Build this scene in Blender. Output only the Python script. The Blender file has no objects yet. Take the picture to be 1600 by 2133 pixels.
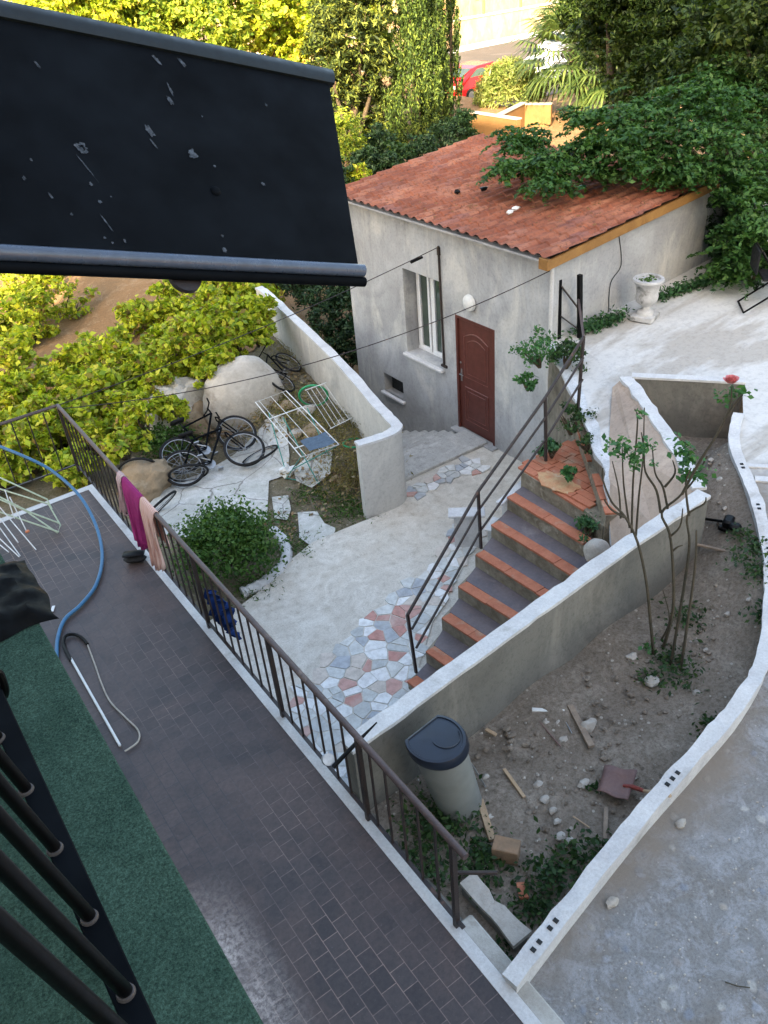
import bpy, math, random
import numpy as np
from mathutils import Vector, Matrix, noise
random.seed(7); rng = np.random.default_rng(7)
PI = math.pi
sc = bpy.context.scene
COL = sc.collection

# ------------------------------------------------------------------ camera
F, CX, CY, H = 1750.0, 800.0, 1066.5, 7.1
def _ray(px, py):
    v = np.array([px - CX, -(py - CY), -F]); return v / np.linalg.norm(v)
_dn = _ray(1040, 3626.5); _A = _ray(-642, 5); _A = _A - _A.dot(_dn) * _dn; _A /= np.linalg.norm(_A)
RM = np.array([np.cross(_A, -_dn), _A, -_dn])
cam_d = bpy.data.cameras.new("camera"); cam = bpy.data.objects.new("camera", cam_d); COL.objects.link(cam)
cam_d.sensor_fit = 'HORIZONTAL'; cam_d.sensor_width = 36; cam_d.lens = 36 * F / 1600
cam_d.clip_start = 0.05; cam_d.clip_end = 2000
cam.matrix_world = Matrix.Translation((0, 0, H)) @ Matrix([list(r) for r in RM]).to_4x4()
sc.camera = cam
# ------------------------------------------------------------------ light
SUN_EL, SUN_AZ = math.radians(27), math.radians(40)      # azimuth the light travels towards, from +x
w = bpy.data.worlds.new("World"); sc.world = w; w.use_nodes = True
nt = w.node_tree; bg = nt.nodes["Background"]
sky = nt.nodes.new("ShaderNodeTexSky"); sky.sky_type = 'NISHITA'; sky.sun_disc = False
sky.sun_elevation = SUN_EL; sky.altitude = 50; sky.dust_density = 6.0; sky.ozone_density = 0.2; sky.air_density = 1.4
_sx, _sy = -math.cos(SUN_AZ), -math.sin(SUN_AZ)          # direction towards the sun
sky.sun_rotation = math.atan2(_sx, _sy)
nt.links.new(sky.outputs[0], bg.inputs[0]); bg.inputs[1].default_value = 0.15
sd = bpy.data.lights.new("sun", 'SUN'); sd.energy = 5.0; sd.angle = math.radians(0.6); sd.color = (1.0, 0.80, 0.50)
so = bpy.data.objects.new("sun", sd); COL.objects.link(so)
so.rotation_euler = Vector((-math.cos(SUN_AZ) * math.cos(SUN_EL), -math.sin(SUN_AZ) * math.cos(SUN_EL), math.sin(SUN_EL))).to_track_quat('Z', 'Y').to_euler()
sc.view_settings.view_transform = 'Standard'; sc.view_settings.look = 'None'
sc.view_settings.exposure = 2.3; sc.view_settings.gamma = 1
sc.render.resolution_x, sc.render.resolution_y = 768, 1024

# ------------------------------------------------------------------ placing helpers
def wd(px, py): return RM @ _ray(px, py)
def P(px, py, z):                      # point of the photograph on the level z
    d = wd(px, py); t = (z - H) / d[2]; return Vector((d[0] * t, d[1] * t, z))
def onplane(px, py, a, b, c, d0):      # a x + b y + c z = d0
    d = wd(px, py); t = (d0 - c * H) / (a * d[0] + b * d[1] + c * d[2]); return Vector((d[0] * t, d[1] * t, H + d[2] * t))
def OX(px, py, x): return onplane(px, py, 1, 0, 0, x)
def OY(px, py, y): return onplane(px, py, 0, 1, 0, y)
def gz(x, y): return 1.4 + 0.1 * (x - 2) + 0.03 * (y - 2)
def G(px, py): return onplane(px, py, -0.1, -0.03, 1, 1.4 - 0.2 - 0.06)
CURB = [(1.89, 2.01), (2.6, 2.13), (3.4, 2.25), (4.1, 2.33), (4.7, 2.41), (5.25, 2.58), (5.95, 2.98), (6.55, 3.45), (7.1, 4.0), (7.67, 4.66), (8.2, 5.0)]
def sz(x, y):                          # soil of the planting bed, banked up against the far kerb
    b = 1.25 + 0.04 * (x - 2)
    if x < 5.0 or y > 5.3: return b
    d = 9.0
    for (ax, ay), (bx, by) in zip(CURB, CURB[1:]):
        t = max(0, min(1, ((x - ax) * (bx - ax) + (y - ay) * (by - ay)) / ((bx - ax) ** 2 + (by - ay) ** 2)))
        d = min(d, math.hypot(x - ax - t * (bx - ax), y - ay - t * (by - ay)))
    k = max(0, 1 - d / .95); k = k * k * (3 - 2 * k); e = min(1, max(0, (x - 5.0) / 1.0)); e2 = min(1, max(0, (5.3 - y) / .5))
    return b + k * e * e2 * (gz(x, y) - .03 - b)
def S(px, py):
    q = onplane(px, py, -0.04, 0, 1, 1.17)
    for _ in range(14): q = P(px, py, .5 * q.z + .5 * sz(q.x, q.y))
    return q
def V(px, py, base):                   # upright plane through base, facing the viewer
    n = Vector((base[0], base[1])).normalized(); return onplane(px, py, n.x, n.y, 0, n.x * base[0] + n.y * base[1])

# ------------------------------------------------------------------ objects
def tag(o, label=None, cat=None, group=None, kind=None):
    if label: o['label'] = label
    if cat: o['category'] = cat
    if group: o['group'] = group
    if kind: o['kind'] = kind
    return o
def thing(name, loc, label, cat, group=None):
    o = bpy.data.objects.new(name, None); COL.objects.link(o); o.location = loc; o.empty_display_size = 0.1
    return tag(o, label, cat, group)
def rootloc(p):
    v = Vector((0, 0, 0))
    while p is not None: v += Vector(p.location); p = p.parent
    return v
class MB:
    def __init__(s): s.v = []; s.f = []
    def add(s, vs, fs):
        n = len(s.v); s.v += [tuple(v) for v in vs]; s.f += [tuple(i + n for i in f) for f in fs]; return s
    def box(s, c, d, rz=0, M=None, bev=0.0):
        x, y, z = d[0] / 2, d[1] / 2, d[2] / 2
        if bev > 0:
            b = min(bev, x * .9, y * .9, z * .9); vs = []; 
            pro = [(-x + b, -y), (x - b, -y), (x, -y + b), (x, y - b), (x - b, y), (-x + b, y), (-x, y - b), (-x, -y + b)]
            inn = [(p[0] * (1 - b / x) if 1 else 0, p[1] * (1 - b / y)) for p in pro]
            for zz, pr in ((-z, inn), (-z + b, pro), (z - b, pro), (z, inn)): vs += [(p[0], p[1], zz) for p in pr]
            fs = [tuple(range(7, -1, -1)), tuple(range(24, 32))]
            for k in range(3):
                for i in range(8): fs.append((k * 8 + i, k * 8 + (i + 1) % 8, k * 8 + 8 + (i + 1) % 8, k * 8 + 8 + i))
        else:
            vs = [(-x, -y, -z), (x, -y, -z), (x, y, -z), (-x, y, -z), (-x, -y, z), (x, -y, z), (x, y, z), (-x, y, z)]
            fs = [(3, 2, 1, 0), (4, 5, 6, 7), (0, 1, 5, 4), (1, 2, 6, 5), (2, 3, 7, 6), (3, 0, 4, 7)]
        m = Matrix.Translation(c) @ (M.to_4x4() if M is not None else Matrix.Rotation(rz, 4, 'Z'))
        return s.add([m @ Vector(v) for v in vs], fs)
    def tube(s, pts, r, n=8, closed=False, caps=True):
        pts = [Vector(p) for p in pts]; N = len(pts); rr = r if isinstance(r, (list, tuple)) else [r] * N
        vs = []; fs = []; prev = None
        for i, p in enumerate(pts):
            a = pts[(i - 1) % N] if (closed or i > 0) else p; b = pts[(i + 1) % N] if (closed or i < N - 1) else p
            t = (b - a).normalized()
            if prev is None:
                u = t.orthogonal().normalized()
            else:
                u = prev - t * prev.dot(t)
                u = u.normalized() if u.length > 1e-6 else t.orthogonal().normalized()
            prev = u; v = t.cross(u)
            for k in range(n):
                a_ = 2 * PI * k / n; vs.append(p + (u * math.cos(a_) + v * math.sin(a_)) * rr[i])
        for i in range(N if closed else N - 1):
            for k in range(n):
                j = (i + 1) % N; fs.append((i * n + k, i * n + (k + 1) % n, j * n + (k + 1) % n, j * n + k))
        if caps and not closed: fs.append(tuple(range(n - 1, -1, -1))); fs.append(tuple((N - 1) * n + k for k in range(n)))
        return s.add(vs, fs)
    def lathe(s, c, prof, n=24, M=None):
        vs = []; fs = []
        for r, z in prof:
            for k in range(n): vs.append((r * math.cos(2 * PI * k / n), r * math.sin(2 * PI * k / n), z))
        for i in range(len(prof) - 1):
            for k in range(n): fs.append((i * n + k, i * n + (k + 1) % n, (i + 1) * n + (k + 1) % n, (i + 1) * n + k))
        fs.append(tuple(range(n - 1, -1, -1))); fs.append(tuple((len(prof) - 1) * n + k for k in range(n)))
        m = Matrix.Translation(c) @ (M.to_4x4() if M is not None else Matrix.Identity(4))
        return s.add([m @ Vector(v) for v in vs], fs)
    def prism(s, poly, zb, zt):        # poly xy ccw; zb/zt number or function(x,y)
        fb = zb if callable(zb) else (lambda x, y: zb); ft = zt if callable(zt) else (lambda x, y: zt)
        n = len(poly); vs = [(x, y, fb(x, y)) for x, y in poly] + [(x, y, ft(x, y)) for x, y in poly]
        return s.add(vs, [tuple(range(n - 1, -1, -1)), tuple(range(n, 2 * n))] + [(i, (i + 1) % n, (i + 1) % n + n, i + n) for i in range(n)])
    def grid(s, rows):                 # rows of points
        n = len(rows[0]); vs = [p for r in rows for p in r]
        return s.add(vs, [(i * n + j, i * n + j + 1, (i + 1) * n + j + 1, (i + 1) * n + j) for i in range(len(rows) - 1) for j in range(n - 1)])
    def build(s, name, mat, parent=None, smooth=False, bevel=0, local=False):
        off = Vector((0, 0, 0)) if local else rootloc(parent)
        me = bpy.data.meshes.new(name); me.from_pydata([(v[0] - off.x, v[1] - off.y, v[2] - off.z) for v in s.v], [], s.f)
        me.materials.append(mat)
        if smooth:
            me.polygons.foreach_set('use_smooth', [True] * len(me.polygons))
            try: me.set_sharp_from_angle(angle=math.radians(40))
            except Exception: pass
        o = bpy.data.objects.new(name, me); COL.objects.link(o)
        if parent is not None: o.parent = parent
        if bevel:
            b = o.modifiers.new('b', 'BEVEL'); b.width = bevel; b.segments = 2; b.limit_method = 'ANGLE'; b.angle_limit = math.radians(35)
        me.update(); return o
def struct(o): o['kind'] = 'structure'; return o
def copy_tree(o, parent=None):
    c = o.copy(); COL.objects.link(c); c.parent = parent
    for ch in list(o.children): copy_tree(ch, c)
    return c

# ------------------------------------------------------------------ materials
def hexc(h):
    h = h.lstrip('#'); r = [int(h[i:i + 2], 16) / 255 for i in (0, 2, 4)]
    return tuple(((c + .055) / 1.055) ** 2.4 if c > .04045 else c / 12.92 for c in r) + (1,)
def C4(c): return c if len(c) == 4 else tuple(c) + (1,)
class NT:
    def __init__(s, name):
        s.m = bpy.data.materials.new(name); s.m.use_nodes = True; s.t = s.m.node_tree
        s.b = s.t.nodes['Principled BSDF']; s.tc = s.t.nodes.new('ShaderNodeTexCoord')
    def n(s, typ, ins=None, **kw):
        x = s.t.nodes.new(typ)
        for k, v in kw.items(): setattr(x, k, v)
        for k, v in (ins or {}).items(): s.set(x.inputs[k], v)
        return x
    def set(s, sock, v):
        if isinstance(v, bpy.types.NodeSocket): s.t.links.new(v, sock)
        elif isinstance(v, bpy.types.Node): s.t.links.new(v.outputs[0], sock)
        else: sock.default_value = v
    def noise(s, scale, detail=4, rough=.55, dist=0, vec=None):
        return s.n('ShaderNodeTexNoise', {'Vector': vec or s.tc.outputs['Object'], 'Scale': scale, 'Detail': detail, 'Roughness': rough, 'Distortion': dist})
    def ramp(s, fac, stops, interp='LINEAR'):
        r = s.n('ShaderNodeValToRGB', {'Fac': fac}); e = r.color_ramp.elements; r.color_ramp.interpolation = interp
        e[0].position, e[0].color = stops[0][0], C4(stops[0][1]); e[1].position, e[1].color = stops[-1][0], C4(stops[-1][1])
        for p, c in stops[1:-1]:
            x = e.new(p); x.color = C4(c)
        return r.outputs[0]
    def mix(s, fac, a, b, mode='MIX'):
        x = s.n('ShaderNodeMix', data_type='RGBA', blend_type=mode)
        s.set(x.inputs[0], fac); s.set(x.inputs[6], C4(a) if isinstance(a, tuple) else a); s.set(x.inputs[7], C4(b) if isinstance(b, tuple) else b)
        return x.outputs[2]
    def math(s, op, a, b=0.0, c=None):
        x = s.n('ShaderNodeMath', operation=op); s.set(x.inputs[0], a); s.set(x.inputs[1], b)
        if c is not None: s.set(x.inputs[2], c)
        return x.outputs[0]
    def bump(s, h, strength=.3, dist=.02):
        x = s.n('ShaderNodeBump', {'Height': h, 'Strength': strength, 'Distance': dist}); s.t.links.new(x.outputs[0], s.b.inputs['Normal']); return x
    def out(s, color, rough=.9, spec=.3, metal=0):
        s.set(s.b.inputs['Base Color'], C4(color) if isinstance(color, tuple) else color)
        s.set(s.b.inputs['Roughness'], rough); s.b.inputs['Specular IOR Level'].default_value = spec; s.b.inputs['Metallic'].default_value = metal
        return s.m
BW = ((0, (0, 0, 0)), (1, (1, 1, 1)))
def mask(t, scale, lo, hi, detail=5, rough=.6, dist=0.3, vec=None):
    return t.ramp(t.noise(scale, detail, rough, dist, vec).outputs[0], [(lo, (0, 0, 0)), (hi, (1, 1, 1))])
def pmat(name, c1, c2, scale=2.0, rough=.9, bump=.25, c3=None, fine=40, spec=.25, metal=0, bd=.01, amt3=(.58, .7), speck=None):
    t = NT(name); col = t.mix(mask(t, scale, .35, .65), c1, c2)
    if c3: col = t.mix(mask(t, scale * .6 + .3, *amt3), col, c3)
    fn = t.noise(fine, 6, .7)
    col = t.mix(.5, col, t.mix(fn.outputs[0], (.55, .55, .55), (1.45, 1.45, 1.45)), 'MULTIPLY') if 0 else t.mix(t.ramp(fn.outputs[0], [(.3, (0, 0, 0)), (.7, (1, 1, 1))]), t.mix(1.0, col, (.78, .77, .76), 'MULTIPLY'), col)
    if speck:
        vo = t.n('ShaderNodeTexVoronoi', {'Vector': t.tc.outputs['Object'], 'Scale': speck[1]})
        col = t.mix(t.ramp(vo.outputs['Distance'], [(speck[2] * .6, (1, 1, 1)), (speck[2], (0, 0, 0))]), col, speck[0])
    if bump: t.bump(fn.outputs[0], bump, bd)
    return t.out(col, rough, spec, metal)
def flat(name, c, rough=.5, spec=.4, metal=0, var=.25, scale=25):
    t = NT(name); nz = t.noise(scale, 4, .6); c = C4(c); d = tuple(x * (1 - var) for x in c[:3]) + (1,)
    col = t.mix(t.ramp(nz.outputs[0], [(.35, (0, 0, 0)), (.65, (1, 1, 1))]), c, d)
    t.bump(nz.outputs[0], .08, .005)
    return t.out(col, t.ramp(nz.outputs[0], [(.3, (rough * .8,) * 3), (.7, (min(1, rough * 1.2),) * 3)]), spec, metal)
def leafmat(name, cols, trans=.35, rough=.55):
    t = NT(name); gi = t.n('ShaderNodeNewGeometry')
    col = t.ramp(gi.outputs['Random Per Island'], [(i / (len(cols) - 1), c) for i, c in enumerate(cols)])
    col = t.mix(mask(t, .9, .4, .6), col, t.mix(1.0, col, (.62, .72, .6), 'MULTIPLY'))
    t.out(col, rough, .3)
    tr = t.n('ShaderNodeBsdfTranslucent', {'Color': t.mix(1.0, col, (1.5, 1.5, .55), 'MULTIPLY')})
    mx = t.n('ShaderNodeMixShader', {0: trans}); t.t.links.new(t.b.outputs[0], mx.inputs[1]); t.t.links.new(tr.outputs[0], mx.inputs[2])
    t.t.links.new(mx.outputs[0], t.t.nodes['Material Output'].inputs[0]); return t.m

def concrete(name, base, dark, light, stain=(.33, .27, .2), sc=1.0, swirl=False, crack=0):
    t = NT(name); o = t.tc.outputs['Object']
    col = t.mix(mask(t, .8 * sc, .3, .7, 8, .65, .8), base, dark)
    col = t.mix(mask(t, 2.3 * sc, .48, .62, 8, .7, 1.2), col, light)
    col = t.mix(t.math('MULTIPLY', mask(t, .55 * sc, .52, .75, 9, .72, .4), .55), col, stain)
    if swirl:
        wv = t.n('ShaderNodeTexWave', {'Vector': o, 'Scale': 1.3, 'Distortion': 9.0, 'Detail': 4.0, 'Detail Scale': 1.2}, wave_type='RINGS')
        col = t.mix(t.math('MULTIPLY', wv.outputs[0], .3), col, light)
    fn = t.noise(55, 8, .75); md = t.noise(9, 8, .7)
    col = t.mix(t.ramp(fn.outputs[0], [(.36, (1, 1, 1)), (.52, (0, 0, 0))]), col, t.mix(1.0, col, (.72, .72, .72), 'MULTIPLY'))
    col = t.mix(t.ramp(md.outputs[0], [(.34, (1, 1, 1)), (.5, (0, 0, 0))]), col, t.mix(1.0, col, (.8, .79, .77), 'MULTIPLY'))
    h = t.math('ADD', fn.outputs[0], t.math('MULTIPLY', md.outputs[0], 1.5))
    if crack:
        vv = t.n('ShaderNodeTexVoronoi', {'Vector': t.mix(.12, o, t.noise(3, 4).outputs[1]), 'Scale': crack}, feature='DISTANCE_TO_EDGE')
        ln = t.ramp(vv.outputs['Distance'], [(.003, (.8, .8, .8)), (.010, (0, 0, 0))]); col = t.mix(ln, col, (.14, .13, .12))
    t.bump(h, .35, .012)
    return t.out(col, .9, .2)

M = {}
M['path'] = concrete('worn concrete', (.60, .56, .49), (.50, .465, .41), (.66, .63, .57), (.42, .34, .25), swirl=True)
M['patio'] = concrete('patio concrete', (.55, .57, .59), (.44, .46, .48), (.68, .70, .73), (.36, .32, .28), .7)
M['slab'] = concrete('cracked slab', (.52, .525, .49), (.43, .435, .41), (.60, .60, .585), (.3, .27, .22), 1.3, crack=1.1)
M['stripc'] = pmat('dirty pale edging', (.52, .51, .48), (.40, .385, .35), 4, .9, .6, (.24, .21, .17), 35, amt3=(.52, .68))
M['stepc'] = concrete('grey step concrete', (.46, .46, .44), (.38, .38, .37), (.54, .54, .52), sc=1.4)
M['cap'] = pmat('lime wall cap', (.68, .68, .68), (.55, .55, .56), 3.5, .85, .5, (.36, .35, .33), 45, amt3=(.6, .74))
def wallmat(name, a, b, c, lowdirt=None):
    t = NT(name); o = t.tc.outputs['Object']
    mp = t.n('ShaderNodeMapping', {'Vector': o, 'Scale': (1, 1, .35)})
    col = t.mix(mask(t, .9, .36, .62, 7, .62, .8), a, b)
    col = t.mix(mask(t, 1.5, .5, .68, 7, .7, 1.2, mp.outputs[0]), col, c)
    mp2 = t.n('ShaderNodeMapping', {'Vector': o, 'Scale': (5, 5, .5)})
    col = t.mix(t.math('MULTIPLY', mask(t, 1.2, .54, .74, 6, .7, .3, mp2.outputs[0]), .25), col, (.16, .15, .14))
    col = t.mix(t.math('MULTIPLY', mask(t, .55, .50, .66, 9, .75, 1.6), .55), col, t.mix(1.0, col, (.62, .62, .63), 'MULTIPLY'))
    fn = t.noise(22, 8, .75); col = t.mix(t.ramp(fn.outputs[0], [(.35, (1, 1, 1)), (.5, (0, 0, 0))]), col, t.mix(1.0, col, (.8, .8, .8), 'MULTIPLY'))
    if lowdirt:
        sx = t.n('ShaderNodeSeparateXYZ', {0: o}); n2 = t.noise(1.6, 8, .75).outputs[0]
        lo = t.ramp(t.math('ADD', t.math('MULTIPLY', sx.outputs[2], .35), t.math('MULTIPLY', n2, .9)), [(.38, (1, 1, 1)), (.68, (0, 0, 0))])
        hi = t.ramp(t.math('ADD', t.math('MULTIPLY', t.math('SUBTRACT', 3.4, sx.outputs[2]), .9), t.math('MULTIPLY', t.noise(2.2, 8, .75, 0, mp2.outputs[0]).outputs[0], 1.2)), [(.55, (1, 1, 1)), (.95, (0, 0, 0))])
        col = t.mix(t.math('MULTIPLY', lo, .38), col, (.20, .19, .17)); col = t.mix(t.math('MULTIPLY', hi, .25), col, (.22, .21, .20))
    t.bump(fn.outputs[0], .3, .015); return t.out(col, .92, .15)
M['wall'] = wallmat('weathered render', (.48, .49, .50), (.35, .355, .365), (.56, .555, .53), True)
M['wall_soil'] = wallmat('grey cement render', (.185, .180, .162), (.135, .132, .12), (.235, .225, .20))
M['wall_white'] = wallmat('pale garden wall render', (.56, .55, .52), (.47, .46, .44), (.62, .6, .56))
M['wall_pink'] = wallmat('pinkish cement', (.46, .36, .29), (.40, .32, .26), (.52, .42, .34))
M['stone'] = pmat('rough stone', (.30, .27, .22), (.17, .15, .12), 4, .95, 1.0, (.08, .10, .05), 9, bd=.06)
def mosaic():
    t = NT('crazy paving pieces'); gi = t.n('ShaderNodeNewGeometry')
    col = t.ramp(gi.outputs['Random Per Island'], [(0, (.50, .52, .52)), (.18, (.60, .62, .61)), (.36, (.78, .79, .79)), (.50, (.42, .45, .49)), (.62, (.52, .27, .23)), (.68, (.80, .80, .80)), (.78, (.60, .54, .48)), (.85, (.54, .33, .29)), (.88, (.66, .67, .65)), (.96, (.40, .43, .47))], 'CONSTANT')
    nz = t.noise(12, 9, .75); col = t.mix(t.ramp(nz.outputs[0], [(.38, (1, 1, 1)), (.58, (0, 0, 0))]), col, t.mix(1.0, col, (.74, .73, .72), 'MULTIPLY'))
    col = t.mix(t.math('MULTIPLY', mask(t, 1.3, .48, .68, 8, .7, .6), .45), col, (.54, .52, .47))
    t.bump(t.noise(40, 6, .7).outputs[0], .25, .006); return t.out(col, .7, .3)
M['mosaic'] = mosaic()
def terrace_tiles():
    t = NT('dark terrace tiles'); o = t.tc.outputs['Object']
    mp = t.n('ShaderNodeMapping', {'Vector': o, 'Rotation': (0, 0, PI / 2)})
    br = t.n('ShaderNodeTexBrick', {'Vector': mp.outputs[0], 'Scale': 1.0, 'Mortar Size': .0035, 'Brick Width': .15, 'Row Height': .12, 'Color1': C4((.045, .036, .037)), 'Color2': C4((.070, .055, .054)), 'Mortar': C4((.0, .0, .0)), 'Mortar Smooth': .4, 'Bias': 0.0}, offset=.5)
    col = br.outputs['Color']
    rust = mask(t, .9, .42, .68, 8, .7, .6)
    col = t.mix(t.math('MULTIPLY', rust, .75), col, (.130, .088, .076))
    wear = mask(t, .55, .45, .64, 7, .65, .5)
    mort = t.mix(wear, (.048, .043, .048), (.28, .20, .17)); col = t.mix(br.outputs['Fac'], col, mort)
    # pale cement residue beside the balcony edge
    sx = t.n('ShaderNodeSeparateXYZ', {0: o})
    band = t.math('MULTIPLY', t.ramp(t.math('ADD', sx.outputs[0], t.math('MULTIPLY', t.noise(4, 6, .7).outputs[0], .35)), [(.72, (1, 1, 1)), (1.02, (0, 0, 0))]),
                  t.math('MULTIPLY', t.ramp(t.math('MULTIPLY', sx.outputs[1], .1), [(.36, (0, 0, 0)), (.40, (1, 1, 1))]) if 0 else t.ramp(t.math('MULTIPLY', sx.outputs[1], .1), [(.22, (0, 0, 0)), (.29, (1, 1, 1)), (.335, (1, 1, 1)), (.40, (0, 0, 0))]), 1.0))
    pn = t.math('MULTIPLY', mask(t, 26, .40, .56, 8, .8, .0), mask(t, 4, .36, .6, 8, .75, .0))
    col = t.mix(t.math('MULTIPLY', band, t.math('ADD', t.math('MULTIPLY', pn, .8), .2)), col, (.50, .44, .41))
    dn = t.ramp(t.noise(38, 6, .8).outputs[0], [(.60, (0, 0, 0)), (.70, (1, 1, 1))]); col = t.mix(t.math('MULTIPLY', dn, .4), col, (.24, .21, .21))
    nz = t.noise(26, 7, .75); col = t.mix(t.ramp(nz.outputs[0], [(.38, (1, 1, 1)), (.6, (0, 0, 0))]), col, t.mix(1.0, col, (.7, .7, .72), 'MULTIPLY'))
    t.bump(t.math('SUBTRACT', nz.outputs[0], t.math('MULTIPLY', br.outputs['Fac'], .8)), .25, .004)
    return t.out(col, t.ramp(nz.outputs[0], [(.3, (.36, .36, .36)), (.7, (.58, .58, .58))]), .4)
M['terrace'] = terrace_tiles()
def carpet():
    t = NT('green outdoor carpet'); f = t.noise(170, 3, .8); g = t.noise(4, 6, .7)
    col = t.ramp(f.outputs[0], [(.32, (.022, .040, .030)), (.5, (.056, .108, .078)), (.70, (.115, .195, .145))])
    col = t.mix(t.ramp(g.outputs[0], [(.4, (0, 0, 0)), (.65, (1, 1, 1))]), col, t.mix(1.0, col, (.62, .68, .68), 'MULTIPLY'))
    t.bump(f.outputs[0], .9, .01); return t.out(col, .95, .1)
M['carpet'] = carpet()
def soilmat(name, a, b, c, speck):
    t = NT(name); col = t.mix(mask(t, 1.1, .35, .65, 9, .7, .5), a, b); col = t.mix(mask(t, 3.5, .5, .66, 8, .75, .5), col, c)
    f = t.noise(30, 9, .8); col = t.mix(t.ramp(f.outputs[0], [(.38, (1, 1, 1)), (.55, (0, 0, 0))]), col, t.mix(1.0, col, (.58, .57, .55), 'MULTIPLY'))
    vo = t.n('ShaderNodeTexVoronoi', {'Vector': t.tc.outputs['Object'], 'Scale': 13.0}); s2 = t.n('ShaderNodeSeparateColor', {0: vo.outputs['Color']})
    pick = t.math('MULTIPLY', t.math('GREATER_THAN', s2.outputs[0], .72), t.ramp(t.math('SUBTRACT', vo.outputs['Distance'], t.math('MULTIPLY', s2.outputs[1], .16)), [(.02, (1, 1, 1)), (.07, (0, 0, 0))]))
    col = t.mix(t.math('MULTIPLY', pick, .8), col, speck)
    t.bump(t.math('ADD', f.outputs[0], t.math('MULTIPLY', t.noise(6, 8, .7).outputs[0], 2.0)), .7, .03)
    return t.out(col, .96, .1)
M['soil'] = soilmat('bare garden soil', (.29, .245, .20), (.225, .19, .155), (.36, .315, .265), (.50, .46, .40))
M['dirt'] = soilmat('weedy dirt', (.20, .17, .12), (.13, .12, .07), (.26, .23, .18), (.40, .37, .32))
M['dry'] = soilmat('dry sunlit ground', (.30, .18, .09), (.24, .15, .08), (.36, .25, .15), (.42, .32, .2))
def yard():
    t = NT('rough stony concrete'); o = t.tc.outputs['Object']
    vo = t.n('ShaderNodeTexVoronoi', {'Vector': t.mix(.1, o, t.noise(4, 3).outputs[1]), 'Scale': 9.0}); s2 = t.n('ShaderNodeSeparateColor', {0: vo.outputs['Color']})
    base = t.mix(mask(t, .7, .38, .6, 8, .7, .7), (.245, .25, .255), (.215, .20, .185))
    base = t.mix(mask(t, 5.4, .46, .6, 8, .8, .7), base, (.33, .335, .35))
    st = t.ramp(s2.outputs[0], [(0, (.23, .25, .29)), (.3, (.45, .44, .41)), (.55, (.28, .26, .25)), (.7, (.40, .36, .31)), (.85, (.34, .36, .40)), (.95, (.55, .54, .51))], 'CONSTANT')
    m_ = t.math('MULTIPLY', t.ramp(vo.outputs['Distance'], [(.16, (1, 1, 1)), (.30, (0, 0, 0))]), t.math('GREATER_THAN', s2.outputs[1], .35))
    col = t.mix(t.math('MULTIPLY', m_, .8), base, st)
    f = t.noise(45, 8, .8); col = t.mix(t.ramp(f.outputs[0], [(.36, (1, 1, 1)), (.54, (0, 0, 0))]), col, t.mix(1.0, col, (.66, .66, .66), 'MULTIPLY'))
    v2 = t.n('ShaderNodeTexVoronoi', {'Vector': o, 'Scale': 31.0}); s3 = t.n('ShaderNodeSeparateColor', {0: v2.outputs['Color']}); sp_ = t.math('MULTIPLY', t.ramp(v2.outputs['Distance'], [(.12, (1, 1, 1)), (.24, (0, 0, 0))]), t.math('GREATER_THAN', s3.outputs[0], .6))
    col = t.mix(t.math('MULTIPLY', sp_, .7), col, t.ramp(s3.outputs[1], [(0, (.13, .14, .16)), (.5, (.24, .22, .20)), (1, (.55, .53, .50))]))
    # smoother, paler screed further up the slope
    sx = t.n('ShaderNodeSeparateXYZ', {0: o})
    up = t.ramp(t.math('MULTIPLY', t.math('ADD', t.math('ADD', sx.outputs[0], sx.outputs[1]), t.math('MULTIPLY', t.noise(1, 5, .7).outputs[0], 2.0)), .05), [(.60, (0, 0, 0)), (.66, (1, 1, 1))])
    pale = t.mix(mask(t, 1.1, .35, .6, 9, .7, 1.0), (.62, .615, .60), (.56, .555, .54)); 
    mp = t.n('ShaderNodeMapping', {'Vector': o, 'Rotation': (0, 0, -.5), 'Scale': (.5, 1.6, 1)})
    pale = t.mix(t.math('MULTIPLY', mask(t, .55, .54, .6, 6, .6, .3, mp.outputs[0]), .85), pale, (.40, .37, .33))
    pale = t.mix(t.ramp(t.noise(14, 9, .8).outputs[0], [(.38, (1, 1, 1)), (.52, (0, 0, 0))]), pale, t.mix(1.0, pale, (.82, .82, .83), 'MULTIPLY'))
    col = t.mix(up, col, pale)
    # dirt gathered along the garden kerb
    dd = t.ramp(t.math('ADD', sx.outputs[1], t.math('MULTIPLY', t.noise(3, 6, .7).outputs[0], .9)), [(.0, (0, 0, 0)), (1, (1, 1, 1))])
    kd = t.ramp(t.math('MULTIPLY', t.math('ADD', t.math('SUBTRACT', sx.outputs[1], t.math('MULTIPLY', t.math('MAXIMUM', t.math('SUBTRACT', sx.outputs[0], 4.2), 0.0), .62)), t.math('MULTIPLY', t.noise(3.5, 7, .75).outputs[0], .9)), .25), [(.56, (0, 0, 0)), (.66, (1, 1, 1))])
    kd = t.math('MULTIPLY', kd, t.math('SUBTRACT', 1.0, up))
    col = t.mix(t.math('MULTIPLY', kd, .85), col, (.235, .20, .165))
    t.bump(t.math('ADD', f.outputs[0], t.math('MULTIPLY', m_, .8)), .45, .012)
    return t.out(col, .88, .25)
M['yard'] = yard()
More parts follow.
